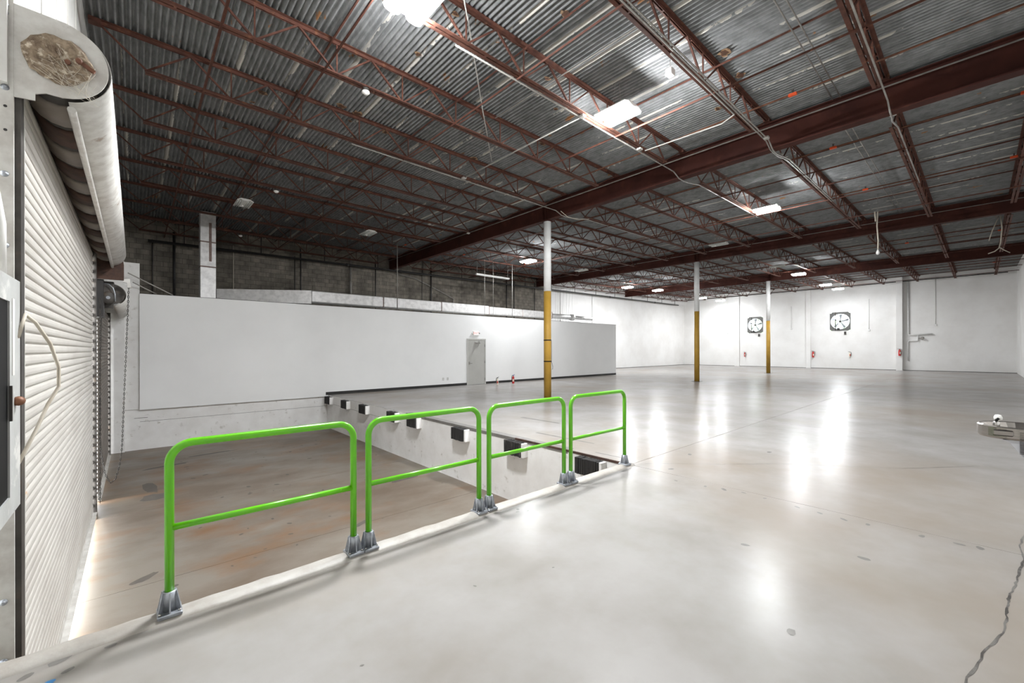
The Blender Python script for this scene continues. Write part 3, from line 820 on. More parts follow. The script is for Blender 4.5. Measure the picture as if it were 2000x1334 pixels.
# electric cabinet on the wall at the far left, with pipe and cord
eb = thing('wall_cabinet', 'white metal wall cabinet with black window at the left edge', 'cabinet', (-0.5, 3.4, 0.83))
X1 = -0.47
MB().box(-0.77, X1 - 0.02, 2.9, 3.56, 0.83, 2.06).build('body', 'white_paint', eb)
fr = MB()
fr.box(X1 - 0.02, X1, 2.9, 3.56, 0.83, 0.93).box(X1 - 0.02, X1, 2.9, 3.56, 1.93, 2.06).box(X1 - 0.02, X1, 2.9, 2.98, 0.93, 1.93).box(X1 - 0.02, X1, 3.30, 3.56, 0.93, 1.93)
fr.build('door_frame', 'cabinet_paint', eb)
MB().box(X1 - 0.019, X1 - 0.008, 2.98, 3.30, 0.93, 1.93).build('window', 'black_plastic', eb)
MB().box(X1, X1 + 0.01, 3.285, 3.30, 1.32, 1.5).build('latch', 'dark_steel', eb)
lk = MB().lathe([(0.006, -0.03), (0.022, -0.022), (0.026, 0), (0.022, 0.022), (0.006, 0.03)], (X1 + 0.012, 3.43, 1.41), 'y', 12).build('lock_knob', 'brown_metal', eb)
MB().box(X1, X1 + 0.003, 3.35, 3.40, 1.55, 1.95).build('paint_drip', 'white_paint', eb)
MB().tube([(-0.6, 3.2, 3.2), (-0.585, 3.3, 2.75), (-0.545, 3.42, 2.5), (-0.53, 3.45, 2.35), (-0.53, 3.46, 2.06)], 0.028, 12).build('pipe', 'white_paint', eb)
MB().tube([(X1 + 0.0, 3.5, 1.75), (X1 + 0.02, 3.56, 1.88), (X1 + 0.05, 3.62, 1.84), (X1 + 0.1, 3.69, 1.72), (X1 + 0.13, 3.74, 1.58), (X1 + 0.13, 3.74, 1.46), (X1 + 0.09, 3.69, 1.36), (X1 + 0.05, 3.63, 1.22), (X1 + 0.01, 3.57, 1.1), (X1 - 0.02, 3.565, 1.02)], 0.009, 8).build('cord', 'cable', eb)

# two thin tubes from the pilaster to the top of the office wall
for k, (a, b, lb) in enumerate([((-0.124, 16.0, 3.853), (0.88, 16.33, 3.34), 'upper of two slanting white tubes beside the pilaster'), ((-0.02, 16.0, 3.60), (0.5, 16.33, 3.34), 'lower of two slanting white tubes beside the pilaster')]):
    MB().tube([a, b], 0.016, 8).build('brace_tube', 'conduit_white', org=b, label=lb, cat='tube')

# ------------------------------------------------------------------ lights
def wires(t, x, y, z, ztop):
    for dx, dy in ((-0.15, 0), (0.15, 0)):
        MB().tube([(x + dx, y + dy, z + 0.08), (x + dx * 0.4, y + dy, ztop)], 0.003, 4).build('hanger_wire', 'conduit', t)
def high_bay(x, y, z, lab, lit=True, rot=0.0):
    t = thing('high_bay_light', lab, 'ceiling light', (x, y, z), 'lit high bay lights' if lit else 'unlit high bay lights')
    hx, hy = (0.28, 0.33) if lit else (0.21, 0.36)
    # batwing housing: two shallow troughs side by side
    p = [(-hx, 0.0), (-hx * 0.55, 0.045), (-0.04, 0.012), (0.04, 0.012), (hx * 0.55, 0.045), (hx, 0.0), (hx, 0.02), (hx * 0.55, 0.07), (0.06, 0.075), (-0.06, 0.075), (-hx * 0.55, 0.07), (-hx, 0.02)]
    MB().prism([(x + a, z + b) for a, b in p], 'y', y - hy, y + hy).build('housing', 'white_plastic', t)
    MB().cbox(x - 0.06, x + 0.06, y - 0.16, y + 0.16, z + 0.075, z + 0.12, 0.01).build('driver_box', 'white_plastic', t)
    for s in (-1, 1):
        a, b = (x - hx + 0.01, x - 0.045) if s < 0 else (x + 0.045, x + hx - 0.01)
        if lit:
            # drop lens: shallow half-round trough hanging below the housing
            cx_, rx_ = (a + b) / 2, (b - a) / 2
            pr = [(cx_ + rx_ * math.cos(math.pi * q / 8), z - 0.004 - 0.06 * math.sin(math.pi * q / 8) ** 0.7) for q in range(9)]
            MB().prism(list(reversed(pr)), 'y', y - hy + .012, y + hy - .012, True).build('lens', 'lens_lit' if x < 12 else 'lens_lit_mid' if x < 20 else 'lens_lit_weak' if x < 35 else 'lens_lit_weakest', t)
        else:
            for q in range(3):
                xx = a + (b - a) * (q + 0.5) / 3
                MB().tube([(xx, y - hy + .02, z - 0.004), (xx, y + hy - .02, z - 0.004)], 0.012, 8).build('tube_lamp', 'louver', t)
    if not lit:
        MB().lathe([(0.02, -0.04), (0.03, -0.03), (0.03, 0.0)], (x, y + 0.12, z), n=10).build('sensor', 'white_plastic', t)
    wires(t, x, y, z, ZD + lift(x))
    return t
high_bay(2.66, 4.80, 6.14, 'glowing high bay light cut by the top edge of the picture')
high_bay(6.78, 4.56, 6.12, 'largest glowing high bay light, before the nearest girder')
high_bay(14.94, 4.53, 6.12, 'glowing high bay light at the centre right of the second bay')
high_bay(14.73, 15.15, 6.12, 'glowing high bay light above the office, left of the nearest column')
high_bay(27.2, 17.45, 6.29, 'left of a close pair of glowing lights beyond the nearest column')
high_bay(30.4, 16.8, 6.29, 'right of a close pair of glowing lights beyond the nearest column')
high_bay(30.4, 7.45, 6.3, 'glowing light before the farthest girder, upper left of the rightmost fan')
high_bay(37.9, 7.6, 6.43, 'glowing light behind the farthest girder, left one above the right fan')
high_bay(41.3, 7.48, 6.44, 'glowing light behind the farthest girder, right one above the right fan')
high_bay(39.1, 17.2, 6.43, 'glowing light just right of the middle column')
high_bay(42.5, 16.9, 6.44, 'glowing light high on the far wall, left of the left fan')
high_bay(2.47, 14.93, 6.1, 'unlit white fixture above the left end of the office', False)
high_bay(6.64, 15.6, 6.1, 'unlit white fixture above the office, second from the left', False)
high_bay(19.2, 7.72, 6.29, 'unlit white fixture hanging before the middle girder, right of centre', False)
high_bay(19.5, 15.6, 6.29, 'unlit white fixture hanging before the middle girder, left of centre', False)
high_bay(26.9, 7.6, 6.31, 'unlit white fixture beyond the middle girder', False)
t = thing('strip_light', 'long thin unlit strip light hanging on wires above the office', 'strip light', (15.2, 18.5, 5.8))
MB().box(13.98, 16.4, 18.44, 18.56, 5.80, 5.88).build('channel', 'white_plastic', t)
MB().tube([(14.0, 18.5, 5.785), (16.38, 18.5, 5.785)], 0.014, 8).build('tube_lamp', 'louver', t)
for xx in (14.05, 16.3):
    MB().tube([(xx, 18.5, 5.88), (xx, 18.5, ZD + lift(xx))], 0.012, 6).build('hanger_rod', 'conduit', t)

# ------------------------------------------------------------------ conduits, pipes, cables under the roof
def pipe(name, pts, r, m, lab, cat, n=8, group=None):
    return MB().tube(pts, r, n).build(name, m, org=tuple(pts[0]), label=lab, cat=cat, group=group)
pipe('conduit', [(BX[0] - 0.125, YS + .05, 6.52), (BX[0] - 0.125, YN - .1, 6.52)], 0.016, 'conduit', 'thin pale conduit running along the top of the nearest girder', 'conduit')
pipe('conduit', [(BX[1] - 0.125, YS + .05, 6.66), (BX[1] - 0.125, YN - .1, 6.66)], 0.014, 'conduit', 'thin pale conduit running along the middle girder', 'conduit')
for dy, lb in ((1.95, 'left'), (1.83, 'right')):
    pipe('conduit', [(2.5, dy, 6.64), (BX[0] - 0.12, dy, 6.64)], 0.012, 'conduit', '%s of two parallel conduits under the deck before the nearest girder' % lb, 'conduit')
    pipe('conduit', [(BX[0] + 0.12, dy + 0.1, 6.66), (BX[1] - 0.12, dy + 0.1, 6.66 + lift(BX[1]))], 0.012, 'conduit', '%s of two parallel conduits under the deck behind the nearest girder' % lb, 'conduit')
for (y, dz, lb) in ((3.05, 0.0, 'along the second joist from the right'), (3.0, 0.03, 'beside the one on the second joist'), (5.12, 0.0, 'along the third joist from the right'), (9.07, 0.0, 'along the fifth joist from the right'), (1.1, 0.0, 'along the first joist from the right')):
    pts = [(3.5, y, 6.13), (10.05, y, 6.13), (10.25, y, 6.06 - dz), (10.33, y, 6.03 - dz), (10.6, y, 6.03 - dz), (10.9, y + .03, 6.08), (11.5, y, 6.165), (16.0, y, 6.135 + lift(16.0))]
    pipe('conduit', pts, 0.014, 'conduit', 'bent conduit dipping under the nearest girder, %s' % lb, 'conduit')
pipe('conduit', [(5.74, 3.3, 6.62), (5.74, 6.9, 6.62)], 0.011, 'conduit_white', 'straight white conduit crossing the joists beside the largest light', 'conduit')
pipe('conduit', [(8.5, 5.0, 6.12), (8.62, 3.4, 6.12), (8.45, 3.1, 6.12), (6.0, 3.1, 6.12)], 0.013, 'conduit_white', 'pale conduit turning a corner right of the largest light', 'conduit')
pipe('conduit', [(6.37, 8.88, 6.128), (6.37, 5.12, 6.128)], 0.012, 'conduit_white', 'pale conduit left of the largest light, joining two junction boxes', 'conduit')
pipe('hanging_cable', [(3.458, 4.849, 6.62), (3.89, 5.252, 6.45), (5.0, 6.4, 6.3), (6.391, 7.828, 6.2)], 0.011, 'conduit_white', 'loose white cable slanting down left of the largest light', 'cable')
pipe('hanging_cable', [(10.2, 9.0, 6.13), (10.5, 8.95, 5.98), (11.0, 8.9, 5.99), (11.6, 8.95, 6.15)], 0.01, 'cable', 'sagging pale cable crossing the girder above the nearest column', 'cable')
for (x, y, lb) in [(6.37, 8.94, 'under the fifth joist, left of the largest light'), (6.37, 5.06, 'just left of the largest light'), (8.36, 5.05, 'just below right of the largest light'), (9.9, 3.0, 'by the girder, under the second joist'), (11.0, 3.05, 'behind the girder, under the second joist'), (10.7, 1.1, 'at the girder, under the first joist'), (7.8, 13.05, 'small one over the left part of the office'), (9.5, 13.05, 'small one left of the girder end')]:
    t = MB().cbox(x - 0.05, x + 0.05, y - 0.05, y + 0.05, 6.105, 6.15, 0.006)
    t.build('junction_box', 'conduit_white', org=(x, y, 6.105), label='white junction box %s' % lb, cat='junction box', group='junction boxes')
# sprinkler branch lines with upright heads
for k, (x, lb) in enumerate([(9.42, 'before the nearest girder'), (12.75, 'first behind the nearest girder'), (17.1, 'second behind the nearest girder'), (28.3, 'behind the middle girder'), (40.0, 'behind the farthest girder')]):
    z = 6.58 + lift(x)
    t = thing('sprinkler_line', 'dark thin sprinkler pipe with orange tagged heads, %s' % lb, 'sprinkler pipe', (x, YS, z), 'sprinkler lines')
    MB().tube([(x, YS + .05, z), (x, YN - .5, z)], 0.018, 8).build('pipe', 'rust_brown', t)
    for y in (-0.6, 2.4, 17.9):
        MB().cbox(x - 0.03, x + 0.03, y - 0.07, y + 0.07, z - 0.035, z + 0.02, 0.008).build('orange_clamp', 'orange_plastic', t)
        MB().lathe([(0.012, 0.02), (0.02, 0.04), (0.008, 0.06), (0.026, 0.075), (0.026, 0.08)], (x, y, z), n=10).build('head', 'dark_steel', t)
# small ceiling devices
def dome(x, y, z, lab):
    t = thing('dome_sensor', lab, 'sensor', (x, y, z), 'ceiling sensors')
    MB().lathe([(0.01, 0.07), (0.05, 0.06), (0.05, 0.035), (0.02, 0.03), (0.02, 0.015)], (x, y, z), n=14).build('base', 'dark_steel', t)
    MB().lathe([(0.03, 0.02), (0.062, 0.006), (0.066, -0.015), (0.04, -0.04), (0.01, -0.05)], (x, y, z), n=16).build('dome', 'white_plastic', t)
dome(2.96, 7.03, 6.1, 'round white sensor under the fourth joist')
dome(2.93, 13.0, 6.07, 'round white sensor up left of the first unlit fixture')
dome(3.05, 19.0, 6.08, 'small round sensor above the foil duct riser')
t = thing('siren_box', 'small white square box hanging on a wire right of the largest light', 'box', (6.95, 3.6, 6.5))
MB().cbox(6.88, 7.02, 3.54, 3.66, 6.44, 6.56, 0.012).build('case', 'white_plastic', t)
MB().tube([(6.95, 3.6, 6.56), (6.95, 3.6, 6.72)], 0.006, 6).build('stem', 'conduit', t)
t = thing('hanging_bulb', 'bare white cord with a bulb hanging before the middle girder', 'cord', (18.5, 2.28, 4.8))
MB().tube([(18.5, 2.28, 6.28), (18.51, 2.3, 5.8), (18.5, 2.27, 5.3), (18.5, 2.28, 4.95)], 0.02, 6).build('cord', 'cable', t)
MB().tube([(18.45, 2.35, 6.28), (18.47, 2.33, 5.95)], 0.022, 6).build('cord_tail', 'cable', t)
MB().lathe([(0.02, 0.12), (0.03, 0.08), (0.05, 0.03), (0.05, 0.0), (0.03, -0.04), (0.005, -0.05)], (18.5, 2.28, 4.88), n=12).build('bulb', 'white_plastic', t)
MB().tube([(18.5, 2.28, 6.28), (18.5, 2.28, ZD + lift(18.5))], 0.006, 5).build('hook_wire', 'conduit', t)
t = thing('frayed_cable', 'frayed pale cord with split ends hanging at the far right', 'cord', (23.14, -0.48, 5.2))
MB().tube([(23.14, -0.5, 6.45), (23.12, -0.53, 6.0), (23.14, -0.5, 5.5), (23.1, -0.46, 5.3), (23.0, -0.36, 5.18), (23.0, -0.2, 5.12)], 0.018, 6).build('cord', 'cable', t)
MB().tube([(23.1, -0.47, 5.32), (23.2, -0.58, 5.22), (23.2, -0.72, 5.1)], 0.012, 6).build('split_end', 'cable', t)
MB().tube([(23.1, -0.46, 6.45), (23.1, -0.3, 5.95), (23.1, -0.22, 5.6)], 0.014, 6).build('tail', 'cable', t)
MB().tube([(23.14, -0.5, 6.44), (23.14, -0.5, ZD + lift(23.14))], 0.008, 5).build('hook_wire', 'conduit', t)

# ------------------------------------------------------------------ back wall services
# sprinkler main
t = thing('sprinkler_main', 'long black sprinkler main along the back wall', 'pipe', (0.5, 21.3, 6.0))
MB().tube([(0.4, 21.3, 5.88), (42.8, 21.3, 6.33)], 0.055, 10).build('pipe', 'black_steel', t)
for k in range(16):
    xx = 1.5 + k * 2.7; zz = 5.88 + 0.45 * (xx - 0.4) / 42.4
    MB().tube([(xx, 21.3, zz), (xx, 21.3, ZD + lift(xx))], 0.02, 6).build('hanger', 'black_steel', t)
for xx in (8.0, 19.0, 30.5, 38.0):
    zz = 5.88 + 0.45 * (xx - 0.4) / 42.4
    MB().lathe([(0.075, -0.05), (0.075, 0.05)], (xx, 21.3, zz), 'x', 10).build('coupling', 'black_steel', t)
vp = [(0.54, .025, 'dark_steel', 3.4, 6.0, 'thin dark pipe on the block wall, leftmost'), (1.2, .045, 'black_steel', 3.4, 6.4, 'thick black pipe on the block wall left of the foil riser'),
      (3.2, .018, 'cable', 3.4, 6.2, 'thin pale wire pipe just right of the foil riser'), (5.64, .022, 'black_steel', 3.4, 6.1, 'left of two black pipes above the duct bend'), (5.9, .03, 'black_steel', 3.4, 6.5, 'right of two black pipes above the duct bend'),
      (8.27, .06, 'conduit', 3.4, 6.4, 'thick grey riser pipe on the block wall'), (9.6, .03, 'black_steel', 3.4, 6.4, 'black pipe right of the thick grey riser'),
      (12.4, .02, 'black_steel', 3.4, 6.5, 'black pipe below the end of the nearest girder'), (13.0, .045, 'black_steel', 3.4, 6.5, 'black riser with a bent conduit beside it'),
      (18.9, .035, 'black_steel', 3.4, 6.5, 'black pipe below the strip light'), (19.6, .03, 'black_steel', 3.4, 6.5, 'second black pipe below the strip light'), (21.6, .03, 'black_steel', 3.4, 6.5, 'black pipe left of the wall colour change')]
for (x, r, m, z0, z1, lb) in vp:
    pipe('wall_pipe', [(x, 21.58, z0), (x, 21.58, z1)], r, m, lb, 'pipe', 8, 'pipes on the block wall')
pipe('conduit', [(10.75, 21.62, 5.9), (12.0, 21.62, 5.75), (13.7, 21.62, 5.15), (14.6, 21.62, 4.8), (14.55, 21.62, 3.4)], 0.035, 'conduit', 'grey conduit bending down the block wall', 'conduit')
for (x, y, z1, r, lb) in [(8.3, 16.5, 6.17, .02, 'bright thin pole from roof to office top, left one'), (13.55, 16.5, 6.17, .008, 'hair thin wire from roof to office top'), (14.85, 16.5, 6.17, .012, 'thin pole below the light above the office'), (13.0, 16.5, 6.17, .01, 'thin pole from roof to office top, beside the strip light')]:
    pipe('drop_pole', [(x, y, 3.25), (x, y, z1)], r, 'conduit', lb, 'pole', 6, 'poles on the office top')
for (x, z, lb) in [(24.5, 3.9, 'left'), (28.5, 3.0, 'middle')]:
    t = thing('wall_conduit', 'thin conduit with a small box on the white back wall, %s one' % lb, 'conduit', (x, YN, z))
    MB().tube([(x, YN - 0.03, z), (x, YN - 0.03, 6.3)], 0.014, 6).build('tube', 'conduit_white', t)
    MB().cbox(x - 0.07, x + 0.07, YN - 0.08, YN - 0.001, z - 0.14, z, 0.01).build('outlet_box', 'conduit', t)
# wires hanging in front of the white part of the back wall
for k in range(7):
    x = 23.6 + k * 0.35 + random.uniform(-.1, .1)
    pipe('loose_wire', [(x, 21.5, 3.35), (x + random.uniform(-.1, .1), 21.5, 4.6), (x + random.uniform(-.15, .15), 21.4, 6.2), (x, 21.3, 6.72 + lift(x))], 0.006, 'conduit', 'thin loose wire behind the office end, %s from the left' % ORD[k], 'wire', 4, 'wires behind the office end')

# foil duct on the office roof with riser
t = thing('foil_duct', 'long silver foil wrapped duct lying on the office roof', 'duct', (5.3, 17.9, 3.6))
ya, yb = 17.6, 18.15
seg = [(5.2, 8.2), (8.2, 11.2), (11.2, 14.2), (14.2, 16.7), (16.7, 19.2)]
for k, (a, b) in enumerate(seg):
    h = 0.0 if k < 3 else 0.03
    MB().cbox(a + 0.003, b - 0.003, ya + h, yb - h, 3.57 + h, 4.02 - h, 0.03).build('duct_section', 'foil', t)
    MB().cbox(b - 0.03, b + 0.03, ya + h - .004, yb - h + .004, 3.566 + h, 4.024 - h, 0.03).build('joint_band', 'foil_tape', t)
MB().tube([(19.2, 17.85, 3.78), (21.2, 17.85, 3.78)], 0.15, 16).build('round_duct', 'foil', t)
MB().tube([(21.2, 17.85, 3.78), (21.45, 17.85, 3.78)], 0.2, 16).build('round_collar', 'foil', t)
MB().tube([(21.45, 17.85, 3.78), (23.4, 17.85, 3.78)], 0.12, 16).build('round_duct', 'foil', t)
v = []
for (x, y) in ((2.25, 18.75), (5.2, 17.7)):
    v.append([(x, y - 0.1, 3.5), (x, y - 0.1, 3.92 if x < 3 else 4.02), (x, y + 0.4, 3.92 if x < 3 else 4.02), (x, y + 0.4, 3.5)])
MB().loft(v, True).build('angled_section', 'foil', t)
r_ = thing('duct_riser', 'tall foil wrapped vertical duct with brown tape strip at left', 'duct', (2.0, 18.8, 3.3))
for (a, b) in ((3.3, 4.7), (4.7, 5.6), (5.6, 6.7)):
    MB().cbox(1.77, 2.24, 18.7, 19.1, a + 0.003, b - 0.003, 0.012).build('duct_section', 'foil', r_)
for z in (4.7, 5.6):
    MB().cbox(1.765, 2.245, 18.694, 19.106, z - 0.03, z + 0.03, 0.012).build('joint_band', 'foil_tape', r_)
MB().box(2.03, 2.11, 18.69, 18.699, 4.9, 6.3).build('tape_strip', 'foil_tape', r_)

# ------------------------------------------------------------------ office door, sign, outlets
d = thing('door_1', kind='structure')
yf = OY - 0.02
fr = MB()
fr.box(DX0 - 0.05, DX0 + 0.02, yf, OY + 0.13, 0, DH + 0.05).box(DX1 - 0.02, DX1 + 0.05, yf, OY + 0.13, 0, DH + 0.05).box(DX0 + 0.02, DX1 - 0.02, yf, OY + 0.13, DH - 0.02, DH + 0.05)
fr.build('frame', 'frame_grey', d)
lf = MB().box(DX0 + 0.024, DX1 - 0.024, yf + 0.008, yf + 0.05, 0.012, DH - 0.024).build('leaf', 'door_grey', d)
for z in (0.25, 1.08, 1.88):
    MB().tube([(DX1 - 0.02, yf - 0.004, z - 0.06), (DX1 - 0.02, yf - 0.004, z + 0.06)], 0.009, 8).build('hinge', 'dark_steel', d)
cl = MB().cbox(DX0 + 0.42, DX0 + 0.72, yf - 0.055, yf + 0.007, 1.98, 2.05, 0.008).build('closer', 'chrome', d)
MB().bar((DX0 + 0.62, yf - 0.03, 2.07), (DX0 + 0.5, yf - 0.24, 2.085), 0.012, 0.022).build('closer_arm', 'chrome', cl)
MB().bar((DX0 + 0.5, yf - 0.24, 2.09), (DX0 + 0.8, yf - 0.01, 2.17), 0.012, 0.022).build('closer_arm', 'chrome', cl)
MB().cbox(DX0 + 0.055, DX0 + 0.12, yf + 0.0, yf + 0.008, 0.96, 1.1, 0.002).build('handle_plate', 'chrome', lf)
MB().tube([(DX0 + 0.087, yf + 0.004, 1.03), (DX0 + 0.087, yf - 0.06, 1.03), (DX0 + 0.1, yf - 0.065, 1.03), (DX0 + 0.21, yf - 0.06, 1.03)], 0.01, 8).build('lever', 'chrome', lf)
MB().box(DX0 + 0.02, DX1 - 0.02, OY + 0.02, OY + 0.12, 0.0, 0.008).build('threshold', 'galvanized', d)

ex = thing('exit_sign', 'small lit exit sign with red letters above the grey office door', 'exit sign', (12.25, OY, 2.35))
MB().cbox(12.09, 12.42, OY - 0.05, OY - 0.001, 2.37, 2.57, 0.008).build('case', 'white_plastic', ex)
MB().box(12.105, 12.405, OY - 0.053, OY - 0.0505, 2.385, 2.555).build('face', 'exit_face', ex)
MB().cbox(12.02, 12.085, OY - 0.06, OY - 0.001, 2.42, 2.48, 0.01).build('lamp_head', 'white_plastic', ex)
MB().cbox(12.425, 12.49, OY - 0.06, OY - 0.001, 2.45, 2.49, 0.01).build('lamp_head', 'dark_steel', ex)
def text_mesh(s, size, name, m, parent, loc, rot):
    cu = bpy.data.curves.new(name, 'FONT'); cu.body = s; cu.size = size; cu.extrude = 0.001; cu.align_x = 'CENTER'; cu.align_y = 'CENTER'
    o = bpy.data.objects.new(name, cu); COL.objects.link(o)
    bpy.context.view_layer.update()
    me = bpy.data.meshes.new_from_object(o.evaluated_get(bpy.context.evaluated_depsgraph_get()))
    bpy.data.objects.remove(o)
    me.materials.clear(); me.materials.append(MATS[m])
    ob = bpy.data.objects.new(name, me); COL.objects.link(ob)
    ob.parent = parent
    r0 = root_of(parent)
    ob.location = (loc[0] - r0[0], loc[1] - r0[1], loc[2] - r0[2]); ob.rotation_euler = rot
    return ob
text_mesh('EXIT', 0.155, 'lettering', 'exit_red', ex, (12.255, OY - 0.0555, 2.47), (math.pi / 2, 0, 0))
for k, (x, lb) in enumerate([(10.42, 'left'), (10.66, 'right')]):
    t = thing('wall_outlet', '%s of two small white outlet plates low on the office wall' % lb, 'outlet', (x, OY, 0.3))
    MB().cbox(x - 0.04, x + 0.04, OY - 0.008, OY - 0.001, 0.29, 0.41, 0.002).build('plate', 'frame_grey', t)
    for z in (0.325, 0.375):
        MB().cbox(x - 0.018, x + 0.018, OY - 0.011, OY - 0.008, z - 0.014, z + 0.014, 0.001).build('socket', 'white_plastic', t)

# ------------------------------------------------------------------ fire extinguishers
def extinguisher(x, y, z, lab, body='extinguisher_red', s=1.0, faceX=False, head='dark_steel'):
    t = thing('fire_extinguisher', lab, 'extinguisher', (x, y, z), 'fire extinguishers')
    r = 0.062 * s; h = 0.40 * s
    MB().lathe([(r * .96, 0), (r, 0.01), (r, h * .84), (r * .85, h * .93), (r * .4, h), (r * .38, h + .02)], (x, y, z), n=18).build('cylinder', body, t)
    pl = []
    for zz in (h * .28, h * .62):
        pl.append([(x + r * 1.02 * math.cos(math.radians(228 + k)), y + r * 1.02 * math.sin(math.radians(228 + k)), z + zz) for k in range(-40, 41, 16)])
    MB().loft(pl, False, False, True).build('label_sticker', 'extinguisher_label' if body == 'extinguisher_red' else 'extinguisher_red', t)
    MB().lathe([(r * .45, h + .015), (r * .45, h + .05), (r * .2, h + .06)], (x, y, z), n=10).build('valve', head, t)
    a = (0, 1) if faceX else (1, 0)
    q = lambda u, zz: (x + a[0] * u, y + a[1] * u, z + zz)
    MB().bar(q(-0.02, h + .05), q(0.11 * s, h + .085), 0.012, 0.02).build('lever', head, t)
    MB().bar(q(-0.02, h + .04), q(0.10 * s, h + .035), 0.012, 0.02).build('grip', head, t)
    MB().tube([q(-0.02, h + .04), q(-0.09 * s, h + .03), q(-0.115 * s, h * .8), q(-0.1 * s, h * .45), q(-0.085 * s, h * .25)], 0.012, 6).build('hose', 'black_plastic', t)
    if faceX:
        MB().box(x + r, XE - 0.002 - (0.42 if x < XE - 0.3 else 0), y - 0.02, y + 0.02, z + h * .3, z + h * .8).build('wall_hook', 'dark_steel', t)
    return t
extinguisher(12.84, 15.32, 0.0, 'small pale and red fire extinguisher on the floor right of the office door', 'extinguisher_label', 0.75)
extinguisher(13.98, 15.47, 0.0, 'taller red fire extinguisher with blue handle on the floor by the office', 'extinguisher_red', 0.9, False, 'blue_plastic')
extinguisher(XE - 0.1, 15.55, 0.95, 'red wall extinguisher below the left fan', 'extinguisher_red', 1.0, True)
extinguisher(XE - 0.1, 9.92, 0.95, 'red wall extinguisher beside the middle pilaster', 'extinguisher_red', 1.25, True)
extinguisher(XE - 0.1, 7.35, 1.0, 'pale bodied wall extinguisher below the right fan', 'extinguisher_label', 1.0, True)
extinguisher(XE - 0.52, 4.2, 1.15, 'red wall extinguisher on the big white pilaster', 'extinguisher_red', 1.2, True)

# ------------------------------------------------------------------ wall fans
def fan(y0, y1, z0, z1, lab):
    cy, cz = (y0 + y1) / 2, (z0 + z1) / 2; R = min(y1 - y0, z1 - z0) / 2 - 0.04
    t = thing('wall_fan', lab, 'exhaust fan', (XE, cy, z0), 'wall exhaust fans')
    n = 32
    # square plate with a round hole
    sq = []
    for k in range(n):
        a = 2 * math.pi * k / n; c, s = math.cos(a), math.sin(a); m_ = max(abs(c) / ((y1 - y0) / 2), abs(s) / ((z1 - z0) / 2))
        sq.append((c / m_, s / m_))
    rings = []
    for xx, pr in ((XE + 0.02, 'i'), (XE - 0.02, 'i'), (XE - 0.02, 'o'), (XE + 0.02, 'o'), (XE + 0.02, 'i')):
        rings.append([(xx, cy + (R * math.cos(2 * math.pi * k / n) if pr == 'i' else sq[k][0]), cz + (R * math.sin(2 * math.pi * k / n) if pr == 'i' else sq[k][1])) for k in range(n)])
    MB().loft(rings, False).build('frame_plate', 'fan_plate', t)
    rg = []
    for xx, rr in ((XE - 0.03, R), (XE + 0.15, R), (XE + 0.15, R - 0.03), (XE - 0.03, R - 0.02), (XE - 0.03, R)):
        rg.append([(xx, cy + rr * math.cos(2 * math.pi * k / n), cz + rr * math.sin(2 * math.pi * k / n)) for k in range(n)])
    MB().loft(rg, False, True, True).build('shroud', 'galvanized', t)
    for k in range(13):
        z = cz - R + (k + 0.5) * 2 * R / 13
        hw = math.sqrt(max(0.01, R * R - (z - cz) ** 2))
        MB().add([(XE + 0.17, cy - hw, z - .02), (XE + 0.17, cy + hw, z - .02), (XE + 0.21, cy + hw, z + .012), (XE + 0.21, cy - hw, z + .012), (XE + 0.172, cy - hw, z - .012), (XE + 0.172, cy + hw, z - .012), (XE + 0.212, cy + hw, z + .02), (XE + 0.212, cy - hw, z + .02)],
                 [(0, 1, 2, 3), (4, 7, 6, 5), (0, 4, 5, 1), (2, 6, 7, 3), (0, 3, 7, 4), (1, 5, 6, 2)]).build('louver', 'louver', t)
    MB().lathe([(0.09, -0.02), (0.09, 0.06), (0.05, 0.08)], (XE + 0.03, cy, cz), 'x', 14).build('hub', 'dark_steel', t)
    for k in range(5):
        a = 2 * math.pi * k / 5 + 0.4
        u = Vector((0, math.cos(a), math.sin(a))); v_ = Vector((0, -math.sin(a), math.cos(a)))
        c = Vector((XE + 0.06, cy, cz))
        q = [c + u * .08 + v_ * (-.03) + Vector((-.02, 0, 0)), c + u * (R * .9) + v_ * (-.11) + Vector((-.05, 0, 0)), c + u * (R * .92) + v_ * (.09) + Vector((.03, 0, 0)), c + u * .08 + v_ * (.03) + Vector((.02, 0, 0))]
        th_ = Vector((0.006, 0, 0))
        MB().add([tuple(p) for p in q] + [tuple(p + th_) for p in q], [(0, 1, 2, 3), (7, 6, 5, 4), (0, 4, 5, 1), (1, 5, 6, 2), (2, 6, 7, 3), (3, 7, 4, 0)]).build('blade', 'galvanized', t)
    MB().box(XE - 0.05, XE - 0.03, cy + 0.28, cy + 0.34, z0, z1).build('motor_bracket', 'dark_steel', t)
    MB().cbox(XE - 0.2, XE - 0.05, cy + 0.0, cy + 0.18, z0 + 0.05, z0 + 0.24, 0.02).build('motor', 'black_steel', t)
    MB().cbox(XE - 0.08, XE - 0.001, cy - 0.42, cy - 0.28, z0 - 0.34, z0 - 0.08, 0.01).build('switch_box', 'dark_steel', t)
fan(*FAN[1], 'left square wall fan with round louvred opening, beside the rear column')
fan(*FAN[0], 'right square wall fan with round louvred opening, between two pilasters')
